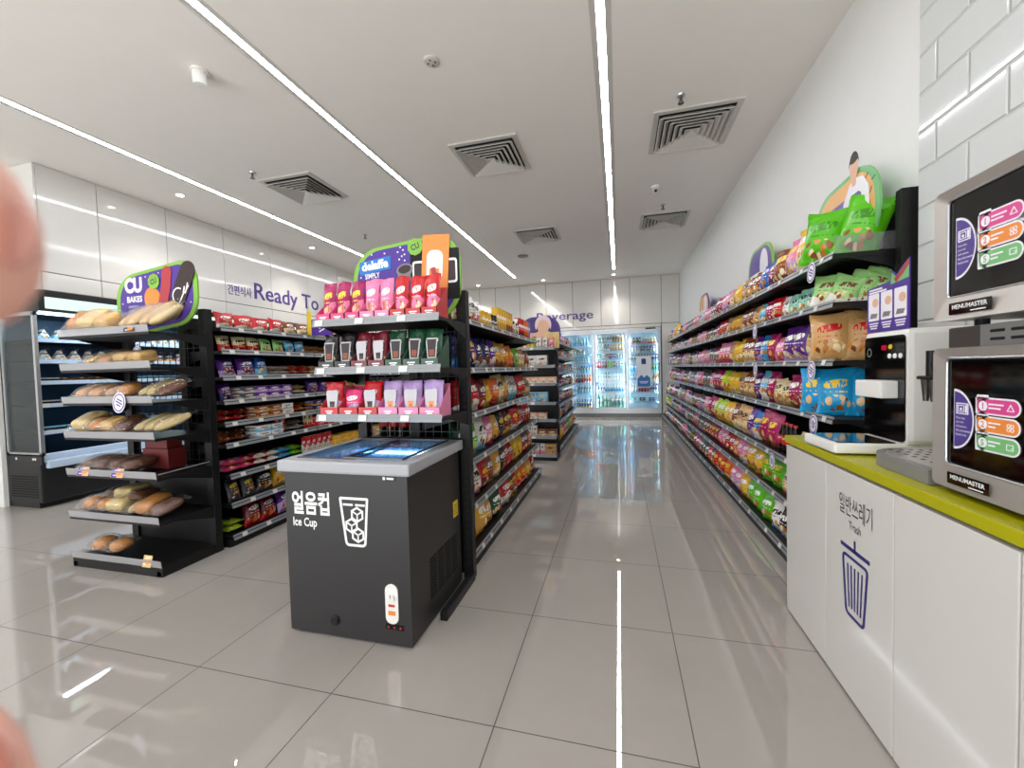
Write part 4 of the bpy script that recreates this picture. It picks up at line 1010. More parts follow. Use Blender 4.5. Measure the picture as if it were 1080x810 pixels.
# bags turned to the viewer at the near end of the top four shelves: level, colour, kind, x, y, turn, scale, lean
NEAR = [(0, 'green', C, 1.385, 2.98, -.55, (1.12, 1.1, 1.26), .30), (0, 'green', C, 1.285, 3.15, -.75, (1.2, 1.2, 1.2), .16),
        (1, 'light green', D_, 1.50, 2.96, -.5, (1, .8, 1.05), .42), (1, 'light green', D_, 1.44, 2.96, -.5, (1, .8, 1.08), .45), (1, 'light green', D_, 1.385, 2.97, -.5, (1, .8, 1.02), .42), (1, 'light green', D_, 1.32, 2.98, -.5, (1.05, .8, .92), .36), (1, 'light green', D_, 1.275, 3.06, -.6, (1.1, 1, 1.0), .16),
        (2, 'tan', C, 1.45, 2.97, -.35, (1.0, .95, 1.06), .03), (2, 'tan', C, 1.30, 3.04, -.5, (1.02, 1, 1.05), .0),
        (3, 'sky blue', C, 1.465, 2.97, -.4, (1.0, .95, 1.03), .04), (3, 'sky blue', C, 1.335, 3.03, -.5, (1.0, .95, 1.04), -.02), (3, 'sky blue', C, 1.285, 3.17, -.7, (1.0, .95, 1.03), .0)]
NEAR_END = [3.25, 3.13, 3.17, 3.28]; NEAR_N = [0, 0, 0, 0]
for k, c_, kd, x, y, tr, s_, rl in NEAR:
    nm = ['top', 'second', 'third', 'fourth'][k]
    place(kd + str(NEAR_N[k] % 4), c_, (x, y, RL[k] - .002), tr, f"{c_} {NOUN[kd]} on the wall shelving's {nm} shelf, {ORD[NEAR_N[k]]} from near end", 'snack bag', f'bags at the near end of the {nm} wall shelf', -.12, .07 + .3 * k, {'green': 'leaf', 'tan': 'red', 'sky blue': 'yellow', 'light green': 'brown'}[c_], c_ if c_ != 'light green' else 'white', s_, rl)
    NEAR_N[k] += 1
LV = ['top', 'second', 'third', 'fourth', 'fifth', 'sixth', 'bottom']
for k, nm in enumerate(LV):
    st = NEAR_END[k] if k < 4 else (3.02 if k == 4 else 3.10)
    row(rows[nm], st, RY1 - .02, RL[k] - .002, RX(k) + .085, 'y', -PI / 2, W, nm, fill=True, tilt=-.16 if k < 2 else -.12, gap=(.30 if k == 0 else RL[k - 1] - RL[k] - .035), turn=.16, i0=NEAR_N[k] if k < 4 else 0, alias={D_: 'sweets pouch'} if k > 3 else None)
# middle gondola, aisle side
G_ = 'aisle gondola'
mrows = [
 [('yellow', 2, D_), ('white', 2, D_), ('yellow', 3, 'jar'), ('black', 2, 'jar'), ('yellow', 4, 'tube'), ('gold', 3, 'tube'), ('white', 2, D_), ('red', 3, 'tube'), ('orange', 3, 'tube'), ('blue', 2, 'tube'), ('gold', 2, D_)],
 [('navy', 1, N_), ('purple', 1, C), ('navy', 2, N_), ('purple', 1, N_), ('gold', 2, N_), ('orange', 2, D_), ('red', 1, D_), ('green', 1, D_), ('gold', 2, D_), ('brown', 3, D_)],
 [('red', 2, C), ('maroon', 1, N_), ('gold', 1, N_), ('orange', 1, N_), ('cream', 1, C), ('gold', 1, N_), ('white', 2, N_), ('red', 2, N_), ('tan', 3, D_)],
 [('dark green', 1, C), ('green', 1, N_), ('white', 1, C), ('pink', 1, N_), ('gold', 1, N_), ('black', 1, N_), ('maroon', 2, N_), ('red', 2, N_), ('purple', 1, N_), ('red', 3, D_)],
 [('tan', 1, C), ('white', 1, C), ('red', 1, N_), ('brown', 1, N_), ('gold', 1, N_), ('black', 1, N_), ('red', 2, N_), ('yellow', 2, N_), ('maroon', 2, N_), ('orange', 2, D_)],
 [('orange', 1, C), ('yellow', 1, C, .22, 1.1), ('gold', 1, N_), ('dark green', 1, C), ('white', 1, D_), ('red', 1, C), ('maroon', 1, N_), ('red', 1, N_), ('orange', 2, N_), ('gold', 2, N_), ('red', 2, D_)]]
for k, nm in enumerate(['top', 'second', 'third', 'fourth', 'fifth', 'bottom']):
    row(mrows[k], 2.70, 5.24, ML[k] - .002, (-1.03 if k < 5 else -1.0) - .095, 'y', PI / 2, G_, nm, tilt=-.12, gap=(.30 if k == 0 else ML[k - 1] - ML[k] - .035), turn=-.12, tj=.1)
# far gondola, aisle side
fr = [[('pink', 3, D_), ('dark grey', 2, D_), ('red', 3, D_), ('lilac', 2, D_)], [('red', 3, D_), ('silver', 3, D_), ('maroon', 2, D_)], [('silver', 3, D_), ('red', 2, D_), ('pink', 3, D_)], [('maroon', 3, D_), ('tan', 3, D_), ('red', 2, D_)],
      [('gold', 3, D_), ('orange', 3, D_), ('red', 2, D_)], [('maroon', 3, D_), ('red', 3, D_), ('gold', 2, D_)], [('green', 3, N_), ('yellow', 3, N_), ('red', 3, N_)]]
for k, nm in enumerate(LV): row(fr[k], 6.60, 9.70, GL[k] - .002, -.98 - .085, 'y', PI / 2, 'far gondola', nm, tilt=-.1, alias={D_: 'household refill pack'}, gap=(.26 if k == 0 else GL[k - 1] - GL[k] - .035))  # small bags here are sweets, same candy bag mesh as elsewhere
# far end stand
fe = [[('pink', 2, 'tall_box', .10), ('yellow', 2, 'tall_box', .10), ('green', 1, 'tall_box'), ('white', 2, 'tall_box', .1), ('pink', 2, 'tall_box', .09)], [('white', 5, 'tissue', .165)], [('peach', 6, 'gift_box', .13)], [('light blue', 5, 'tissue', .165)], [('peach', 5, 'gift_box')], [('brown', 2, 'gift_box', .16), ('white', 2, 'tall_box'), ('brown', 2, 'gift_box', .15)], [('white', 2, 'tall_box'), ('tan', 1, 'tissue'), ('white', 3, 'tall_box', .09), ('tan', 1, 'tissue')]]
for k, nm in enumerate(LV): row(fe[k], -1.72, -.93, FLV[k] - .002, 6.14 + .12, 'x', 0, 'household stand', nm, 'the left', fill=False)

mat('brown_print', '#8a4526', .5)
mat('cup_pale', '#bdb9bd', .4)
# drink pouch stand: display boxes with pouches standing in them
def tray_box(x0, x1, y, z, colour, label, high=.05, back=.19, side=False, dp=.16):
    t_ = MB(); th = .003
    t_.box((x0, y, z), (x1, y + dp, z + th)); t_.box((x0, y, z), (x1, y + th, z + high))
    for x in (x0, x1 - th): t_.add([(x, y, z), (x + th, y, z), (x + th, y + dp, z), (x, y + dp, z), (x, y, z + high), (x + th, y, z + high), (x + th, y + dp, z + back), (x, y + dp, z + back)], [(0,3,2,1),(4,5,6,7),(0,1,5,4),(1,2,6,5),(2,3,7,6),(3,0,4,7)])
    t_.box((x0, y + dp - th, z), (x1, y + dp, z + back))
    o = single(t_, 'display_box', 'tint_matte', label, 'display box', 'cardboard display boxes on the pouch stand'); dress(o, colour)
    M = frame(((x0 + x1) / 2, y - .0004, z + .012), (1, 0, 0), (0, -1, 0)); m = MB()
    for q, wq in enumerate((.05, .034)): m.prism(rrect(wq, .007, .002, 2, 0, high * .62 - .012 - q * .012), M, .0006)
    m.build('caption', 'ink_white', o)
P_ = 'pouch stand'
seqs = [('top', DLV[0], [('magenta', 3, 'bright pink'), ('pink', 2, 'pink'), ('red', 3, 'red')]), ('second', DLV[1], [('black', 2, 'black'), ('maroon', 2, 'maroon'), ('dark green', 3, 'dark green')]), ('third', DLV[2], [('red', 3, 'red'), ('lilac', 3, 'pink')])]
SIXT = 0
for nm, z, sq in seqs:
    n = sum(q[1] for q in sq); x = -1.79; pw = .805 / (n + (.0 if nm == 'third' else 0)); i = 0
    for ci, (c_, cnt, bc) in enumerate(sq):
        for q in range(cnt):
            lab = f"{bc} display box on the pouch stand's {nm} shelf, {ordw(i)} from the left"
            tray_box(x + .002, x + pw - .002, 2.145, z - .002, bc, lab, .055 if nm != 'third' else .06)
            r2 = random.Random(nm + str(i)); hh = {'top': 1.10, 'second': .98, 'third': .92}[nm]
            lb = f"{c_} drink pouch on the {P_}'s {nm} shelf, {ordw(i)} from the left"
            c2 = 'bright pink' if (nm == 'third' and i == 1) else c_
            if c2 != c_: lb = f'bright pink drink pouch low between two red ones on the {P_}'; hh *= .78
            o = place('pouch' + str(i % 4), c2, (x + pw / 2, 2.205, z + .003), r2.uniform(-.05, .05), lb, 'drink pouch', 'drink pouches in display boxes', -.07 + r2.uniform(-.04, .04), .2 + .13 * ci + .1 * len(nm), None, {'top': 'pink', 'second': 'black', 'third': 'lilac'}[nm], (min(1.05, (pw - .004) / .125), 1.0, hh * 1.06), r2.uniform(-.03, .03))
            # pale cup-shaped window printed on the lower two shelves' pouches
            if nm != 'top' and c2 == c_:
                cup_o = [(-.030, .035), (.030, .035), (.04, .13), (.034, .15), (-.034, .15), (-.04, .13)]
                me = MB().prism(cup_o, frame((0, -.032, .01), (1, 0, 0), (0, -1, 0)), .002).prism([(-.024, .043), (.024, .043), (.033, .142), (-.033, .142)] if c_ in ('black', 'dark green') else [(-.014, .045), (.014, .045), (.018, .08), (-.018, .08)], frame((0, -.0342, .01), (1, 0, 0), (0, -1, 0)), .0006, 1).prism([(-.016, .05), (.016, .05), (.018, .085), (-.018, .085)] if c_ in ('black', 'dark green') else [(-.004, .05), (.004, .05), (.004, .06), (-.004, .06)], frame((0, -.0349, .01), (1, 0, 0), (0, -1, 0)), .0005, 2).mesh('cup_print', ['cup_pale', 'hair_print' if c_ != 'lilac' else 'sign_orange', 'brown_print'])
                w_o = bpy.data.objects.new('cup_print', me); COL.objects.link(w_o); w_o.parent = o
            x += pw; i += 1
# dark bottles seen under the third shelf, standing behind the stand's wire back
row([('red labelled', 4, 'cola_bottle', .085)], -1.76, -1.41, .93, 2.74, 'x', 0, 'aisle gondola', 'rear', 'the left', fill=False)

# left gondola of sweets
F_ = 'flat_pack'
LG = 'confectionery gondola'
lrows = [
 [('red', 4, N_), ('brown', 3, N_), ('peach', 3, N_), ('red', 2, N_), ('tan', 2, D_), ('yellow', 2, D_), ('brown', 3, D_)],
 [('cream', 3, D_), ('light green', 2, D_), ('light blue', 2, D_), ('tan', 4, F_), ('brown', 2, D_), ('dark green', 3, N_), ('brown', 3, D_)],
 [('purple', 2, N_), ('blue', 1, D_), ('white', 2, F_), ('red', 2, F_), ('brown', 3, F_), ('peach', 3, N_), ('brown', 3, D_)],
 [('purple', 1, D_), ('dark grey', 1, 'bar_box'), ('purple', 3, 'bar_box'), ('yellow', 2, F_), ('purple', 2, N_), ('lilac', 2, F_), ('tan', 3, D_)],
 [('maroon', 2, F_), ('brown', 2, 'bar_box'), ('white', 1, 'bar_box'), ('peach', 2, F_), ('navy', 3, 'bar_box'), ('brown', 3, F_)],
 [('brown', 2, F_), ('white', 2, 'bar_box'), ('red', 1, 'tall_box'), ('white', 2, F_), ('cream', 1, 'tall_box'), ('red', 2, 'bar_box'), ('cream', 1, 'tall_box'), ('orange', 3, 'bar_box'), ('gold', 4, 'tube'), ('tan', 3, 'bar_box')],
 [('pink', 2, F_), ('red', 2, F_), ('light blue', 1, F_), ('green', 1, F_), ('red', 5, 'tall_box'), ('gold', 3, 'bar_box'), ('tan', 3, F_), ('gold', 3, 'bar_box')],
 [('dark grey', 2, D_), ('black', 1, N_), ('yellow', 2, C), ('green', 2, D_), ('dark green', 2, D_), ('brown', 3, D_)],
 [('green', 1, F_), ('maroon', 2, N_), ('purple', 2, N_), ('navy', 2, N_), ('maroon', 2, N_), ('purple', 2, N_)]]
LN9 = ['top', 'second', 'third', 'fourth', 'fifth', 'sixth', 'seventh', 'eighth', 'bottom']
for k, nm in enumerate(LN9):
    gap = (LL[k - 1] - LL[k] - .055) if k else .14
    sq = []
    for e in lrows[k]:
        h_ = {C: .27, N_: .235, D_: .19}.get(e[2])
        if h_:
            wd = {C: .21, N_: .178, D_: .142}[e[2]]; sq.append((e[0], e[1], e[2], wd, min(1, gap / h_)))
        else: sq.append(e)
    row(sq, 2.68, 5.3, LL[k] - .002, (-3.12 if k < 6 else -3.09) - .09, 'y', PI / 2, LG, nm, tilt=-.25, alias={D_: 'sweet packet'}, layers=(k > 0))

# bread on the stand
bre = [
 ('top', BL[0], [('brown_loaf', -3.93, .5), ('loaf', -3.77, .2), ('sandwich', -3.62, 0), ('stick', -3.49, -.5), ('stick', -3.41, -.4), ('stick', -3.28, -.9), ('twist', -3.2, -.7)]),
 ('second', BL[1], [('stick', -3.90, -.9), ('stick', -3.78, -.8), ('pastry', -3.66, .1), ('sandwich', -3.50, 0), ('sandwich', -3.36, 0)]),
 ('third', BL[2], [('pastry', -3.92, .0), ('pastry', -3.77, .1), ('pastry', -3.62, -.1), ('bun', -3.48, .2), ('twist', -3.37, -.5), ('twist', -3.29, -.6), ('choc_roll', -3.2, -.5)]),
 ('fourth', BL[3], [('loaf', -3.93, .2), ('bun', -3.80, .1), ('sandwich', -3.66, 0), ('choc_roll', -3.53, .1), ('twist', -3.43, -.5), ('twist', -3.33, -.5), ('twist', -3.24, -.5)]),
 ('fifth', BL[4], [('choc_roll', -3.92, .0), ('choc_roll', -3.78, .1), ('choc_roll', -3.64, -.1), ('choc_roll', -3.50, .0)]),
 ('sixth', BL[5], [('bun', -3.93, .1), ('bun', -3.79, .0), ('loaf', -3.64, .2), ('twist', -3.49, 0), ('brown_loaf', -3.37, .1), ('choc_roll', -3.24, 0)]),
 ('bottom', BL[6], [('bun', -3.86, .1), ('bun', -3.70, -.1)])]
BN = {'loaf': 'pale loaf', 'brown_loaf': 'toasted loaf', 'bun': 'golden bun', 'choc_roll': 'dark chocolate roll', 'stick': 'long bread stick', 'sandwich': 'square sandwich bread', 'pastry': 'peach-coloured pastry', 'twist': 'pale bread twist'}
for nm, z, it in bre:
    for i, (k, x, a) in enumerate(it):
        wlong = BREADS[k][1]
        y = 2.15 + (.0 if abs(a) < .3 else .03)
        place('bread_' + k, 'tan', (x, y, z - .002), a, f"film-wrapped {BN[k]} on the bread stand's {nm} shelf, {ordw(i)} from the left", 'bread', f'wrapped breads on the {nm} shelf', tilt=R({'top': 38, 'second': 16, 'third': 24, 'fourth': 24, 'fifth': 12, 'sixth': 16, 'bottom': 14}[nm]))
for i, (k, x) in enumerate((('choc_roll', -3.78), ('loaf', -3.66), ('choc_roll', -3.54))):
    place('bread_' + k, 'tan', (x, 2.20, BL[5] + .085), .2, f"film-wrapped {BN[k]} piled high on the bread stand's sixth shelf, {ordw(i)} from the left", 'bread', 'breads piled on the sixth shelf')
single(MB().box((-3.62, 2.36, .705), (-3.36, 2.50, .86), 0, .006).box((-3.60, 2.37, .86), (-3.38, 2.49, .95), 0, .006), 'snack_carton', 'carton_red', 'two dark red cartons stacked at the back of the bread stand', 'carton')
def price_card(x, z, label, cols, w=.12, h=.065, y=2.108):
    t_ = thing('price_card', label, 'price card', (x, y, z), 'price cards on the bread stand')
    F = frame((x, y, z), (1, 0, 0), (0, -1, .25))
    MB().prism(rrect(w, h, .004, 3, 0, h / 2), F, .002).build('card', cols[0], t_)
    if len(cols) > 1: MB().prism(rrect(w * .45, h * .96, .004, 3, -w * .25, h / 2), off(F, 0, 0, .002), .0005).build('colour_block', cols[1], t_)
    m = MB(); m.prism(ell(.035, .03, 14, w * .22, h * .5), off(F, 0, 0, .002), .0006); m.prism(ell(.03, .026, 14, w * .02, h * .4), off(F, 0, 0, .0026), .0006); m.build('bread_print', 'sign_orange', t_)
    m = MB(); m.prism(rrect(w * .5, .006, .001, 2, 0, h * .8), off(F, 0, 0, .0027), .0005); m.prism(rrect(w * .3, .006, .001, 2, -.02, h * .25), off(F, 0, 0, .0027), .0005); m.build('caption', 'sign_white', t_)
price_card(-3.85, .700, 'left purple and orange price card on the fifth bread shelf', ('peach_filling', 'sign_purple'))
price_card(-3.50, .700, 'right purple and orange price card on the fifth bread shelf', ('peach_filling', 'sign_purple'))
price_card(-3.26, .070, 'small cream price card standing on the lowest bread shelf', ('cream_bread',), .08, .08)
price_card(-3.30, 1.735, 'small dark price label among the breads on the topmost bread shelf', ('sign_choc',), .10, .05)
# ------------------------------------------------------------------ header signs
def sign(label, F, outline, rim='sign_green', face='sign_purple', inset=.9, cx=0, cy=0, th=.012):
    t_ = thing('header_sign', label, 'sign', F.translation[:])
    MB().prism(outline, F, th).build('board', rim, t_)
    sc = [((x - cx) * inset + cx, (y - cy) * inset + cy) for x, y in outline]
    MB().prism(sc, off(F, 0, 0, th), .001).build('face', face, t_)
    return t_
def star(t_, F, pts, m='ink_white', r=.006):
    k = MB()
    for x, y in pts: k.prism(ell(r * 2, r * 2, 8, x, y), F, .0006)
    k.build('sparkle', m, t_)
def badge(t_, F, x, y, r, z=.0):
    pts = [(x + r * (1 if k % 2 else .92) * math.cos(PI * k / 10), y + r * (1 if k % 2 else .92) * math.sin(PI * k / 10)) for k in range(20)]
    b_ = MB().prism(pts, off(F, 0, 0, z), .004).build('badge', 'sign_green', t_)
    G = off(F, x, y, z + .004) @ Matrix.Rotation(R(18), 4, 'Z')
    text_mb('CU', off(G, 0, -r * .33), r * 1.05, r * .7, .03, .0006, 'CENTER').build('lettering', 'ink_dark', b_)
# above the bread
F = frame((-3.56, 2.49, 1.76), (1, 0, 0), (0, -1, 0))
ol = [(x, y + .05 * x / .4) for x, y in rrect(.86, .50, .19, 8, 0, .275)]
sg = sign('oval green-rimmed purple sign with bread pictures above the bread stand', F, ol, cy=.275, inset=.90)
G = off(F, 0, .04, .013)
text_mb('CU', off(G, -.33, .30), .19, .125, .05, .001).build('lettering', 'ink_white', sg)
text_mb('BAKES', off(G, -.31, .225), .165, .05, .03, .001).build('lettering', 'ink_white', sg)
text_mb('EVERYDAY', off(G, -.295, .18), .11, .02, .0, .001).build('lettering', 'ink_white', sg)
text_mb('FRESH', off(G, -.295, .145), .07, .02, .0, .001).build('lettering', 'ink_white', sg)
MB().prism(ell(.17, .20, 24, -.03, .235, .4), G, .003).build('bread_print', 'sign_orange', sg)
m = MB(); stroke(m, [(.05, .10), (.085, .22), (.115, .32), (.13, .42)], .095, G, .005); m.prism(ell(.1, .1, 20, .132, .435), G, .005).build('pastry_print', 'sign_red', sg)
ch = MB().prism(rotpts(rrect(.15, .48, .074, 8), R(-28), .27, .285), off(G, 0, 0, .004), .004).build('chocolate_print', 'sign_choc', sg)
m = MB(); cv = [(.245 + .055 * math.cos(R(a)), .245 + .06 * math.sin(R(a))) for a in range(60, 300, 24)] + [(.262, .20), (.30, .26), (.312, .31), (.30, .27), (.318, .262), (.335, .30), (.345, .335), (.335, .295), (.352, .315)]
stroke(m, cv, .011, off(G, 0, 0, .008), .0006); m.build('script_lettering', 'ink_white', ch)
badge(sg, G, -.005, .375, .062, .004)
star(sg, G, [(-.27, .42), (-.1, .42), (-.36, .22), (.04, .44), (-.17, .14), (.36, .19)])
# above the drink pouches
F = frame((-1.385, 2.54, 1.73), (1, 0, 0), (0, -1, 0))
ol = [(x, y + .035 * x / .4) for x, y in rrect(.80, .56, .20, 8, 0, .27)]
sg = sign('large green-rimmed purple sign with orange pouch picture above the drink pouches', F, ol, cy=.27, inset=.92)
G = off(F, 0, 0, .013)
G = off(F, 0, .035, .013)
pb = MB().prism([(x, y + .12 * x) for x, y in rrect(.24, .088, .006, 3, -.225, .40)], G, .004).build('logo_panel', 'sign_blue', sg)
text_mb('delaffe', off(G, -.325, .338, .004) @ Matrix.Rotation(R(5), 4, 'Z'), .205, .062, .045, .0008).build('lettering', 'ink_white', pb)
text_mb('SIMPLY', off(G, -.305, .285) @ Matrix.Rotation(R(4), 4, 'Z'), .115, .036, .03, .001).build('lettering', 'ink_white', sg)
text_mb('REFRESHING', off(G, -.30, .232) @ Matrix.Rotation(R(3), 4, 'Z'), .20, .036, .03, .001).build('lettering', 'ink_white', sg)
G = off(F, 0, .035, .013)
star(sg, G, [(-.25, .45), (-.15, .45), (-.34, .30), (-.03, .48), (-.01, .46), (-.05, .45), (.0, .43), (-.04, .40), (-.02, .42), (.0, .39)])
m = MB().prism(ell(.125, .085, 22, .0, .325, .15), G, .004); m.prism([(-.06, .32), (-.04, .24), (.045, .25), (.06, .33)], G, .003); cp = m.build('cup_print', 'grey_plastic', sg)
MB().prism(ell(.095, .055, 20, .0, .33, .15), off(G, 0, 0, .004), .001).build('beans_print', 'sign_choc', cp)
G = off(F, 0, 0, .013)
for x, c_ in ((.10, 'sign_choc'), (.335, 'sign_choc')):
    b_ = MB().prism(rrect(.115, .33, .012, 3, x, .31), off(G, 0, 0, .001), .002).build('pouch_print', 'black_matte', sg)
    MB().prism(rrect(.085, .16, .02, 4, x, .33), off(G, 0, 0, .003), .0006).prism(rrect(.06, .13, .012, 4, x, .33), off(G, 0, 0, .0036), .0006, 1).build('cup_window', ['sign_white', 'sign_choc'], b_)
b_ = MB().prism(rotpts(rrect(.19, .40, .006, 3), R(-4), .225, .37), off(G, 0, 0, .004), .006).build('orange_pouch_print', 'sign_orange', sg)
MB().prism(rotpts(rrect(.115, .20, .045, 6), R(-4), .222, .37), off(G, 0, 0, .010), .0006).build('cup_window', 'sign_white', b_)
MB().prism(rotpts(rrect(.07, .05, .008, 4), R(-4), .218, .325), off(G, 0, 0, .0106), .0006).prism(rotpts(rrect(.035, .045, .006, 4), R(12), .214, .335), off(G, 0, 0, .0112), .0006, 1).build('tea_print', ['sign_orange', 'sign_red'], b_)
badge(sg, G, .085, .505, .058, .006)
# melon coloured sign on the long wall shelving
F = frame((1.47, 3.66, 2.05), (0, -1, 0), (-1, 0, 0))
sg = sign('melon-coloured oval sign with apron figure standing above green bags on the wall shelving', F, rotpts(rrect(.80, .52, .24, 8), R(3), .42, .28), 'sign_leaf', 'sign_melon', .88, .42, .30)
G = off(F, 0, 0, .013)
pb = MB().prism(rotpts(rrect(.42, .26, .01, 3), R(2), .33, .27), G, .003).build('caption_panel', 'sign_purple', sg)
m = MB()
for k in range(5): m.prism(rotpts(rrect(.052, .06, .008, 2), R(2), .17 + k * .072, .315), off(G, 0, 0, .003), .0006); m.prism(rotpts(rrect(.02, .02, .002, 2), R(2), .17 + k * .072, .315), off(G, 0, 0, .0036), .0004, 1)
for k in range(3): m.prism(rotpts(rrect(.07, .055, .008, 2), R(2), .25 + k * .085, .225), off(G, 0, 0, .003), .0006)
m.build('block_lettering', ['ink_white', 'sign_purple'], pb)
m = MB().prism([(.42, .05), (.74, .05), (.72, .40), (.66, .475), (.58, .495), (.51, .47), (.44, .38)], off(G, 0, 0, .003), .003)
pr = m.build('figure_print', 'sign_white', sg)
MB().prism([(.50, .05), (.66, .05), (.645, .38), (.62, .40), (.54, .40), (.515, .38)], off(G, 0, 0, .006), .0006).build('apron_print', 'sign_purple', pr)
MB().prism(ell(.095, .13, 20, .565, .555), off(G, 0, 0, .006), .0008).prism(rrect(.045, .08, .01, 3, .565, .49), off(G, 0, 0, .006), .0006).build('face_print', 'skin_print', pr)
MB().prism([(.565 + .056 * math.cos(R(a)), .575 + .088 * math.sin(R(a))) for a in range(0, 181, 15)] + [(.52, .60), (.565, .59), (.61, .60)], off(G, 0, 0, .0068), .0008).build('hair_print', 'hair_print', pr)
m = MB()
for x, y, a in ((.69, .46, 40), (.735, .36, 60), (.72, .30, 110), (.76, .42, 20), (.70, .22, 80)): m.prism(rotpts(rrect(.04, .008, .003, 2), R(a), x, y), G, .0008)
m.build('seed_print', 'ink_dark', sg)
badge(sg, G, .115, .27, .065, .004)
for (yy, c1, c2, lb) in ((5.30, 'sign_green', 'sign_purple', 'green and purple header sign above the blue bag on the wall shelving'), (8.25, 'sign_purple', 'sign_melon', 'farthest small header sign above the wall shelving')):
    F = frame((1.47, yy, 2.05), (0, -1, 0), (-1, 0, 0))
    sg = sign(lb, F, rrect(.78, .56, .24, 8, .39, .30), c1, c2, .9, .39, .30); G = off(F, 0, 0, .013)
    MB().prism(ell(.24, .34, 20, .52, .36), G, .003).build('snack_print', 'sign_white', sg); MB().prism(rrect(.30, .10, .01, 3, .23, .27), G, .002).build('caption_panel', 'ink_white', sg)
mat('towel_pink', '#e9cdd6', .5)
# household stand header with a woman's picture
F = frame((-1.30, 6.40, 1.72), (1, 0, 0), (0, -1, 0))
sg = sign('purple round-topped sign with pink and yellow panels on the household stand', F, rrect(.64, .50, .22, 8, .11, .25), 'sign_purple', 'sign_deep', .9, .11, .25)
G = off(F, 0, 0, .013)
pr = MB().prism([(-.02, .18), (.34, .18), (.30, .24), (.22, .28), (.10, .28), (.02, .24)], G, .003).build('figure_print', 'skin_print', sg)
MB().prism(ell(.20, .25, 22, .16, .36), off(G, 0, 0, .003), .001).build('face_print', 'skin_print', pr)
MB().prism([(.16 + .13 * math.cos(R(a)), .37 + .15 * math.sin(R(a))) for a in range(-30, 211, 15)] + [(.085, .40), (.11, .44), (.16, .455), (.21, .44), (.235, .40)], off(G, 0, 0, .004), .001).build('towel_print', 'towel_pink', pr)
for x, c_, b_ in ((.02, 'sign_pink', 'skin_print'), (.29, 'yellow_label', 'cream_bread')):
    q = MB().prism(rrect(.24, .25, .008, 3, x, .125), off(G, 0, 0, .004), .002).build('panel', b_, sg); MB().prism(ell(.10, .12, 18, x, .14), off(G, 0, 0, .006), .0006).build('product_print', c_, q)
# purple card with yellow edge at the end of the sweets gondola
t_ = thing('promotion_card', 'small purple and white card with yellow edge standing on the sweets gondola', 'sign', (-3.14, 3.58, 1.81))
F = frame((-3.14, 3.66, 1.81), (1, 0, 0), (0, -1, 0))
MB().prism(rrect(.26, .17, .006, 3, .16, .085), F, .004).build('board', 'sign_purple', t_)
MB().prism(rrect(.05, .26, .004, 3, .0, .13), off(F, 0, 0, -.004), .004).build('yellow_edge', 'yellow_label', t_)
m = MB()
for k in range(3): m.prism(rotpts(rrect(.10, .014, .003, 2), R(25), .17, .06 + k * .035), off(F, 0, 0, .004), .0008)
m.build('caption', 'sign_white', t_)
# oval shelf wobblers
def wobbler(x, y, z, out, label, w=.11, h=.13):
    out = Vector(out); xa = Vector((0, 0, 1)).cross(out) * -1
    F = frame((x + out.x * .016, y + out.y * .016, z), (-xa.x, -xa.y, 0), out)
    t_ = thing('shelf_wobbler', label, 'shelf sign', (x, y, z), 'oval shelf signs')
    MB().prism(rotpts(ell(w, h, 24), -.4, 0, -h * .4), F, .002).build('disc', 'sign_white', t_)
    m = MB(); stroke(m, rotpts(ell(w * .82, h * .82, 20), -.4, 0, -h * .4), w * .07, off(F, 0, 0, .002), .0006, closed=True); m.build('purple_ring', 'ink_purple', t_)
    m = MB()
    for q in range(3): m.prism(rotpts(rrect(w * (.45, .55, .35)[q], h * .07, .002, 2, 0, h * (.13 - q * .13)), -.4, 0, -h * .4), off(F, 0, 0, .002), .0006)
    m.build('print', 'ink_purple', t_)
    MB().prism(rrect(.02, h * .35, .003, 2, 0, h * .1), off(F, 0, 0, -.006), .003).build('strip', 'shelf_clear', t_)
for y, k, lb in ((3.07, 0, 'oval shelf sign under the green bags on the top wall shelf'), (3.07, 2, 'oval shelf sign under the tan bags on the third wall shelf'), (3.04, 3, 'oval shelf sign below the sky blue bags on the wall shelving'), (4.21, 1, 'farther oval shelf sign on the second wall shelf'), (4.20, 2, 'farther oval shelf sign on the third wall shelf'), (3.55, 4, 'oval shelf sign low on the wall shelving near the green bags')):
    wobbler(RX(k) - .002, y, RL[k] - .01, (-1, 0, 0), lb)
wobbler(-3.42, 2.118, 1.30, (0, -1, 0), 'purple and white oval sign hanging from the third bread shelf', .12, .15)
wobbler(-3.50, 2.30, 1.64, (0, -1, 0), 'pale oval sign under the top bread shelf', .09, .11)

# ------------------------------------------------------------------ open chiller along the left wall
oc = thing('open_chiller', 'long black open-front chiller with dark blue interior along the left wall', 'chiller', (-6.5, 6, 0))
CY0, CY1, CXF, CXB = 3.02, 9.2, -6.13, -6.98
MB().box((CXB, CY0 + .01, .0), (CXF - .10, CY1 - .01, .10)).box((CXB, CY0, .06), (CXF - .03, CY1, .50), 0, .02).build('base', 'chiller_dark', oc)
m = MB()
for k in range(9): m.box((-6.66, CY0 - .004, .12 + k * .028), (-6.22, CY0, .134 + k * .028))
m.build('side_grille', 'black_matte', oc)
MB().box((CXB, CY0 + .02, .5), (CXB + .05, CY1 - .02, 2.2)).build('back_panel', 'chiller_blue', oc)
MB().box((CXB, CY0, 2.17), (-6.02, CY1, 2.40), 0, .01).build('header', 'chiller_dark', oc)
MB().box((-6.4, CY0 + .05, 2.165), (-6.08, CY1 - .05, 2.172)).build('canopy_panel', 'white_plastic', oc)
MB().box((-6.022, CY0 + .05, 2.20), (-6.012, CY1 - .05, 2.325)).build('light_panel', 'chiller_sign', oc)
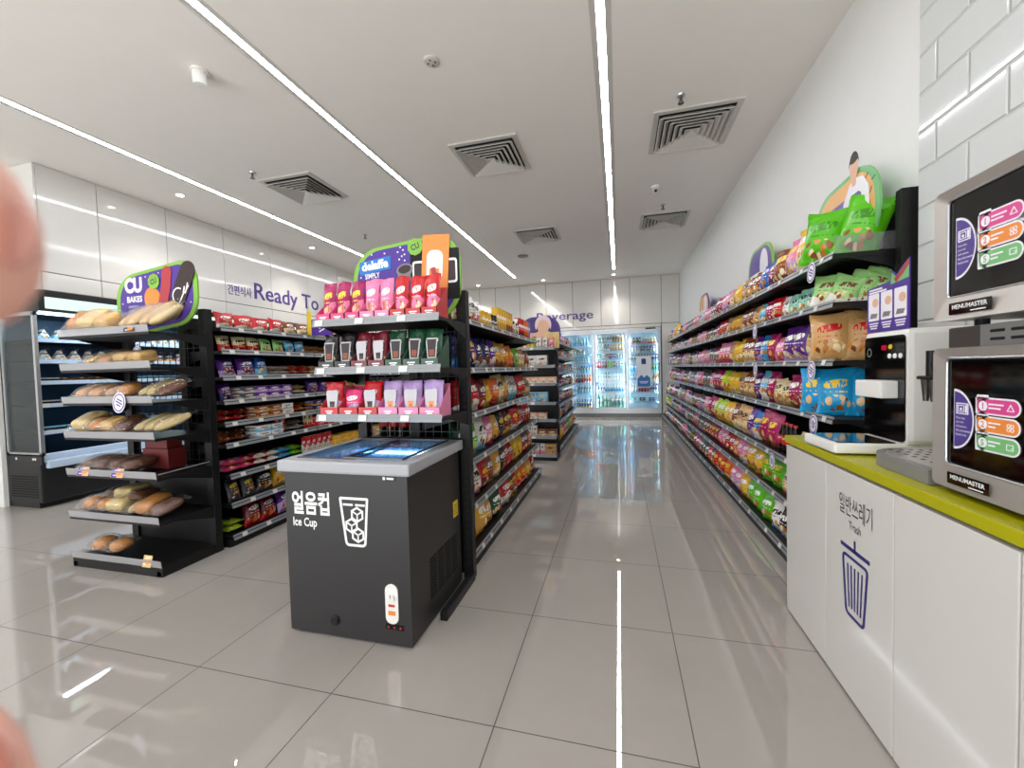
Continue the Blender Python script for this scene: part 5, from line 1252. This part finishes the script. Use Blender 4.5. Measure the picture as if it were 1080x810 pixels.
MB().box((-6.16, CY0 + .06, 2.150), (-6.10, CY1 - .06, 2.163)).build('light_strip', 'chiller_led', oc)
MB().cyl((-6.30, CY0 - .003, 2.30), (-6.30, CY0 + .002, 2.30), .02).cyl((-6.55, CY0 - .003, .55), (-6.55, CY0, .55), .014).cyl((-6.27, CY0 - .003, .55), (-6.27, CY0, .55), .014).cyl((-6.235, CY0 - .003, .55), (-6.235, CY0, .55), .014).build('screw_cap', 'white_plastic', oc)
MB().box((CXB, CY0, .49), (CXF + .0, CY0 + .012, .60)).build('side_skirt', 'chiller_dark', oc)
for yy in (CY0, CY1 - .04):
    pn = MB().box((CXB + .25, yy + .012, .62), (CXF - .02, yy + .022, 2.15)).build('side_glass', 'chiller_glass', oc)
    m = MB().box((CXF - .035, yy, .58), (CXF - .0, yy + .035, 2.17), 0, .005).box((-6.70, yy, .58), (-6.665, yy + .035, 2.17)).box((-6.70, yy, .585), (CXF, yy + .035, .62)).box((-6.70, yy, 2.13), (CXF, yy + .035, 2.17))
    m.build('glass_frame', 'alu', pn)
MB().box((CXB + .05, CY0 + .03, .46), (CXF - .09, CY1 - .05, .50)).build('deck', 'chiller_dark', oc)
m = MB().box((CXF - .09, CY0 + .04, .50), (CXF - .05, CY1 - .05, .60), 0, .01).box((CXF - .03, CY0 + .04, .44), (CXF + .03, CY1 - .03, .53), 0, .015); m.build('front_bumper', 'chiller_lip', oc)
CL = [1.88, 1.64, 1.40, 1.14, .84]
for k, z in enumerate(CL):
    xf = -6.28 if k < 4 else -6.22
    for b_ in range(5):
        y0 = CY0 + .06 + b_ * 1.22
        sh = MB().box((CXB + .05, y0, z - .02), (xf, y0 + 1.20, z)).build('shelf', 'chiller_dark', oc)
        MB().box((xf, y0, z - .03), (xf + .012, y0 + 1.20, z + .014)).build('price_rail', 'chiller_lip', sh)
for k in (3, 4):
    for q in range(2): MB().box((-6.27 + .05 * (k - 3), CY0 + .10 + q * .16, CL[k] - .028), (-6.262 + .05 * (k - 3), CY0 + .16 + q * .16, CL[k] + .016)).build('price_tag', 'tag_white', oc)
T_ = 'rice_triangle'; OCN = 'open chiller'
PALW = [
 ('top', 1.88, [('white', 7, T_, .135, 1.45), ('pink', 1, 'candy_bag', .2), ('white', 6, T_, .135, 1.45), ('pink', 6, 'flat_pack', .17), ('white', 8, T_, .135, 1.45)]),
 ('second', 1.64, [('white', 6, T_, .135, 1.45), ('black', 1, T_, .135, 1.45), ('white', 2, T_, .135, 1.45), ('navy', 2, T_, .135, 1.45), ('white', 8, T_, .135, 1.45), ('pink', 4, 'flat_pack', .17), ('white', 6, T_, .135, 1.45)]),
 ('third', 1.40, [('white', 1, 'meal_tray'), ('gold', 3, 'flat_pack', .16), ('peach', 2, 'flat_pack', .16), ('white', 4, 'meal_tray'), ('magenta', 2, 'flat_pack', .16), ('pink', 4, 'flat_pack', .17), ('white', 5, 'meal_tray')]),
 ('fourth', 1.14, [('white', 1, 'meal_tray'), ('gold', 3, 'flat_pack', .16), ('tan', 2, 'flat_pack', .16), ('white', 4, 'meal_tray'), ('peach', 2, 'flat_pack', .16), ('white', 6, 'meal_tray')]),
 ('fifth', .84, [('silver', 5, 'meal_tray', .2), ('white', 6, 'meal_tray'), ('silver', 4, 'meal_tray')]),
 ('bottom', .50, [('silver', 6, 'meal_tray', .2), ('white', 4, 'meal_tray'), ('silver', 4, 'meal_tray')])]
for nm, z, sq in PALW: row(sq, CY0 + .12, CY0 + 4.3, z, (-6.40 if z > 1 else -6.36), 'y', PI / 2, OCN, nm, tilt=-.2, fill=False)

# ------------------------------------------------------------------ drinks cabinet built into the back wall
dc = thing('drinks_cabinet', 'three-door glass drinks cabinet set into the back wall', 'drinks fridge', (-.25, YB + .3, 0))
KX = [-1.60, -.69, .215, 1.10]; KY1 = YB + .62
m = MB().box((KX[0], KY1 - .03, .16), (KX[3], KY1, 2.44)).box((KX[0], YB + .05, .16), (KX[0] + .02, KY1, 2.44)).box((KX[3] - .02, YB + .05, .16), (KX[3], KY1, 2.44)).box((KX[0], YB + .05, 2.41), (KX[3], KY1, 2.44)).box((KX[0], YB + .03, .10), (KX[3], KY1, .18))
mat('cooler_inner', '#cfe0ea', .4); m.build('inner_case', 'cooler_inner', dc)
MB().box((KX[0] - .01, YB - .015, .10), (KX[3] + .01, YB + .06, .20)).build('surround', 'alu', dc)
MB().box((KX[0] - .01, YB - .01, 2.40), (KX[3] + .01, YB + .06, 2.47)).build('surround', 'alu', dc)
for k in range(3):
    a, b_ = KX[k] + .008, KX[k + 1] - .008; z0, z1 = .205, 2.395; y = YB - .012
    d_ = MB().box((a, y, z0), (a + .05, y + .045, z1), 0, .004).box((b_ - .05, y, z0), (b_, y + .045, z1), 0, .004).box((a + .05, y, z0), (b_ - .05, y + .045, z0 + .06)).box((a + .05, y, z1 - .06), (b_ - .05, y + .045, z1)).build('door', 'alu', dc)
    MB().box((a + .045, y + .015, z0 + .05), (b_ - .045, y + .022, z1 - .05)).build('pane', 'pane_glass', d_)
    MB().box((b_ - .035, y - .04, .9), (b_ - .015, y - .005, 1.5), 0, .004).build('handle', 'steel_dark', d_)
    for s_ in (a + .026, b_ - .026): MB().box((s_ - .008, YB + .06, .26), (s_ + .008, YB + .072, 2.34)).build('light_tube', 'cooler_led', dc)
KS = [[2.02, 1.78, 1.55, 1.26, .96, .66, .24], [2.10, 1.86, 1.62, 1.37, 1.02, .70, .24], [2.02, 1.78, 1.52, 1.24, .96, .68, .42]]
for k in range(3):
    for z in KS[k]:
        sh = MB().box((KX[k] + .03, YB + .10, z - .012), (KX[k + 1] - .03, KY1 - .04, z)).build('shelf', 'cooler_inner', dc)
        MB().box((KX[k] + .03, YB + .093, z - .03), (KX[k + 1] - .03, YB + .10, z + .012)).build('price_rail', 'chiller_lip', sh)
KR = [
 [[('light blue', 9, 'bottle', 0.078, 1.12)], [('cream', 4, 'can', 0.072, 1.35), ('silver', 4, 'milk_bottle', 0.078, 1.15)], [('silver', 5, 'can', 0.072, 1.35), ('light blue', 5, 'can', 0.072, 1.35)], [('gold', 3, 'milk_bottle', 0.078, 1.15), ('silver', 3, 'milk_bottle', 0.078, 1.15), ('blue', 4, 'milk_bottle', 0.078, 1.15)], [('brown', 4, 'bottle', 0.078, 1.12), ('maroon', 3, 'bottle', 0.078, 1.12), ('red', 3, 'bottle', 0.078, 1.12)], [('light blue', 5, 'bottle', 0.078, 1.12), ('silver', 5, 'bottle', 0.078, 1.12)], [('blue', 5, 'bottle', 0.078, 1.12), ('navy', 5, 'bottle', 0.078, 1.12)]],
 [[('white', 4, 'milk_bottle', 0.078, 1.15), ('silver', 2, 'milk_bottle', 0.078, 1.15), ('tan', 4, 'milk_bottle', 0.078, 1.15)], [('white', 3, 'milk_bottle', 0.078, 1.15), ('blue', 2, 'milk_bottle', 0.078, 1.15), ('gold', 5, 'milk_bottle', 0.078, 1.15)], [('teal', 2, 'can', 0.072, 1.35), ('white', 2, 'can', 0.072, 1.35), ('red', 1, 'can', 0.072, 1.35), ('purple', 1, 'can', 0.072, 1.35), ('blue', 2, 'can', 0.072, 1.35), ('silver', 3, 'can', 0.072, 1.35)], [('red', 4, 'milk_bottle', 0.078, 1.15), ('green', 2, 'milk_bottle', 0.078, 1.15), ('black', 1, 'milk_bottle', 0.078, 1.15), ('silver', 4, 'milk_bottle', 0.078, 1.15)], [('light blue', 3, 'bottle', 0.078, 1.12), ('teal', 2, 'bottle', 0.078, 1.12), ('light blue', 5, 'bottle', 0.078, 1.12)], [('blue', 3, 'bottle', 0.078, 1.12), ('light blue', 7, 'bottle', 0.078, 1.12)], [('teal', 2, 'big_bottle', 0.1, 1.2), ('mint', 2, 'big_bottle', 0.1, 1.2), ('teal', 4, 'big_bottle', 0.1, 1.2)]],
 [[('white', 1, 'carton'), ('navy', 3, 'milk_bottle', 0.078, 1.15), ('white', 2, 'milk_bottle', 0.078, 1.15), ('cream', 3, 'milk_bottle', 0.078, 1.15)], [('lilac', 4, 'milk_bottle', 0.078, 1.15), ('navy', 4, 'milk_bottle', 0.078, 1.15), ('white', 2, 'milk_bottle', 0.078, 1.15)], [('dark grey', 4, 'bottle', 0.078, 1.12), ('brown', 3, 'bottle', 0.078, 1.12), ('navy', 3, 'bottle', 0.078, 1.12)], [('light blue', 4, 'bottle', 0.078, 1.12), ('silver', 3, 'bottle', 0.078, 1.12), ('teal', 3, 'bottle', 0.078, 1.12)], [('blue', 4, 'bottle', 0.078, 1.12), ('silver', 3, 'bottle', 0.078, 1.12), ('tan', 3, 'bottle', 0.078, 1.12)], [('white', 3, 'bottle', 0.078, 1.12), ('cream', 4, 'bottle', 0.078, 1.12), ('navy', 3, 'bottle', 0.078, 1.12)], [('teal', 1, 'gift_box', .2), ('navy', 1, 'gift_box', .3), ('blue', 1, 'gift_box', .2)]]]
KW = ['left', 'middle', 'right']
for k in range(3):
    for q, z in enumerate(KS[k]):
        row(KR[k][q], KX[k] + .055, KX[k + 1] - .05, z, YB + .16, 'x', 0, f'{KW[k]} drinks cabinet door', LV[q], 'the left', fill=False, group=f'drinks behind the {KW[k]} cabinet door')
# poster on the right-hand door
t_ = thing('door_poster', 'pale and blue bottled drink poster stuck on the right drinks cabinet door', 'poster', (.66, YB - .02, 1.2))
F = frame((.66, YB - .0135, .82), (1, 0, 0), (0, -1, 0)) if False else frame((.66, YB - .001, .82), (1, 0, 0), (0, -1, 0))
MB().prism(rrect(.38, .86, .005, 3, 0, .43), F, .003).build('sheet', 'cup_white', t_)
MB().prism([(-.17, .02), (.17, .02), (.17, .26), (.08, .34), (0, .27), (-.06, .35), (-.17, .24)], off(F, 0, 0, .003), .001).build('mountain_print', 'sign_blue', t_)
MB().prism([(-.06, .64), (.06, .64), (.06, .78), (0, .80), (-.06, .78)], off(F, 0, 0, .003), .001).build('emblem', 'ink_navy', t_)
m = MB()
for q, wq in enumerate((.24, .18)): m.prism(rrect(wq, .02, .003, 2, 0, .16 - q * .04), off(F, 0, 0, .004), .001)
m.build('caption', 'sign_white', t_)
t_ = thing('cabinet_nameplate', 'small dark plate above the right drinks cabinet door', 'nameplate', (.78, YB - .012, 2.43)); MB().prism(rrect(.26, .04, .006, 3), frame((.85, YB - .0105, 2.435), (1, 0, 0), (0, -1, 0)), .006).build('plate', 'gloss_black', t_)
# paper cups lying inside the chest freezer
proto('ice_cup', ('ice_cup', lat([(.03, 0), (.033, .004), (.043, .10), (.046, .102), (.046, .106)], 'ice_cup', 'cup_white', 14)), ('lid', lat([(.046, .106), (.047, .112), (.04, .118)], 'lid', 'wrap_film', 14)))
i = 0
for gx in range(6):
    for gy in range(4):
        if random.Random(gx * 7 + gy).random() < .75:
            place('ice_cup', 'white', (FX0 + .13 + gx * .095, FY0 + .14 + gy * .115, .42 if True else 0), 0, f'clear lidded ice cup inside the chest freezer, column {ORD[gx]} from left, row {ORD[gy]} from front'.replace('column ', '').replace('row ', ''), 'ice cup', 'ice cups inside the freezer', s=(1, 1, 2.2)); i += 1

# ------------------------------------------------------------------ camera
cam = bpy.data.cameras.new('camera'); co = bpy.data.objects.new('camera', cam); COL.objects.link(co); S.camera = co
f_, yaw, pit, rol = 433.23, .255496, -.034671, .026114
Rm = Matrix.Rotation(yaw, 3, 'Z') @ Matrix.Rotation(pit, 3, 'X') @ Matrix.Rotation(rol, 3, 'Y')
rgt, fwd, upv = Rm.col[0], Rm.col[1], Rm.col[2]
co.matrix_world = Matrix(((rgt[0], upv[0], -fwd[0], 0), (rgt[1], upv[1], -fwd[1], 0), (rgt[2], upv[2], -fwd[2], 1.4), (0, 0, 0, 1)))
cam.sensor_width = 36; cam.lens = 36 * f_ / 1080; cam.clip_start = .005; cam.clip_end = 60
cam.dof.use_dof = True; cam.dof.focus_distance = 3.6; cam.dof.aperture_fstop = 5.0

# ------------------------------------------------------------------ the photographer's hand at the lens edge
mat('skin', '#eeb2a0', .5, var=.1, scale=60, bump=.1, bscale=900)
mat('nail', '#d9a79b', .25)
def cw(r_, f__, u_): return Vector((0, 0, 1.4)) + rgt * r_ + fwd * f__ + upv * u_
sk = [((-.150, .022, -.045), .017, -1), ((-.165, -.02, -.10), .020, 0), ((-.18, -.07, -.17), .026, 1), ((-.19, -.12, -.25), .03, 2),   # wrist chain: 0..3
      ((-.145, .026, .010), .0135, 0), ((-.128, .045, .020), .0105, 4), ((-.106, .057, .024), .0098, 5), ((-.089, .060, .0235), .0096, 6), ((-.0815, .060, .0235), .0086, 7),   # index
      ((-.152, .030, -.006), .013, 0), ((-.136, .055, -.002), .0105, 9), ((-.116, .070, -.001), .0096, 10), ((-.107, .072, -.001), .008, 11),
      ((-.155, .030, -.024), .0125, 0), ((-.140, .056, -.021), .010, 13), ((-.120, .070, -.020), .0092, 14), ((-.111, .071, -.020), .0078, 15),
      ((-.155, .026, -.042), .0115, 0), ((-.142, .048, -.040), .009, 17), ((-.126, .060, -.038), .0082, 18), ((-.118, .061, -.038), .007, 19),
      ((-.142, .026, -.072), .0145, 0), ((-.118, .042, -.076), .0125, 21), ((-.094, .055, -.067), .0115, 22), ((-.0790, .060, -.0580), .0105, 23)]   # thumb
me = bpy.data.meshes.new('hand'); me.from_pydata([cw(*p) for p, r_, q in sk], [(q, i) for i, (p, r_, q) in enumerate(sk) if q >= 0], [])
ho = bpy.data.objects.new('hand', me); COL.objects.link(ho)
sm = ho.modifiers.new('skin', 'SKIN'); ss = ho.modifiers.new('sub', 'SUBSURF'); ss.levels = 2; ss.render_levels = 2
for i, (p, r_, q) in enumerate(sk): me.skin_vertices[0].data[i].radius = (r_ * (2.05 if i in (5, 6, 7, 8, 22, 23, 24) else 1.5),) * 2
me.skin_vertices[0].data[0].use_root = True
dg = bpy.context.evaluated_depsgraph_get(); dg.update()
m2 = bpy.data.meshes.new_from_object(ho.evaluated_get(dg)); bpy.data.objects.remove(ho)
o0 = cw(-.15, .02, -.045)
for v in m2.vertices: v.co -= o0
m2.materials.clear(); m2.materials.append(MATS['skin']); m2.polygons.foreach_set('use_smooth', [True] * len(m2.polygons))
ho = bpy.data.objects.new('hand', m2); COL.objects.link(ho); ho.location = o0
setp(ho, 'blurred pink fingertips of a hand at the left edge of the lens', 'hand'); ORG['hand'] = tuple(o0)
for nm, c_, ax in (('index', (-.084, .0675, .0245), 0), ('thumb', (-.086, .0660, -.0610), .5)):
    m = MB(); nn = 10
    xa = (rgt * math.cos(ax) + upv * math.sin(ax)); za = fwd
    m.prism(ell(.012, .011, 16), frame(cw(*c_), xa, za), .001); m.build('fingernail', 'nail', ho)

# ------------------------------------------------------------------ daylight from the shop front, added ceiling fill, world, colour management
la = bpy.data.lights.new('daylight', 'AREA'); la.shape = 'RECTANGLE'; la.size = 8.5; la.size_y = 2.7; la.energy = 95; la.color = (.95, .98, 1.0)
lo = bpy.data.objects.new('daylight', la); COL.objects.link(lo); lo.location = ((XN + XW) / 2, YF - .12, 1.55); lo.rotation_euler = (R(90), 0, 0)
lb = bpy.data.lights.new('ceiling_fill', 'AREA'); lb.shape = 'RECTANGLE'; lb.size = 8.5; lb.size_y = 3.0; lb.energy = 330; lb.color = (1, .985, .96)  # added fill lamp outside the shop front, tilted up to brighten the ceiling
lo = bpy.data.objects.new('ceiling_fill', lb); COL.objects.link(lo); lo.location = ((XN + XW) / 2, YF - 1.9, .05); lo.rotation_euler = (R(145), 0, 0)
wd = bpy.data.worlds.new('outside'); S.world = wd; wd.use_nodes = True
wd.node_tree.nodes['Background'].inputs[0].default_value = (.8, .9, 1, 1); wd.node_tree.nodes['Background'].inputs[1].default_value = .9
vs = S.view_settings; S.display_settings.display_device = 'sRGB'; vs.view_transform = 'Standard'; vs.look = 'None'; vs.exposure = 0.37; vs.gamma = 1; vs.use_curve_mapping = False
cy = S.cycles; cy.max_bounces = 10; cy.diffuse_bounces = 6; cy.glossy_bounces = 4; cy.transparent_max_bounces = 16; cy.transmission_bounces = 4; cy.sample_clamp_indirect = 8; cy.caustics_reflective = False; cy.caustics_refractive = False
cy.use_denoising = True; cy.use_light_tree = True
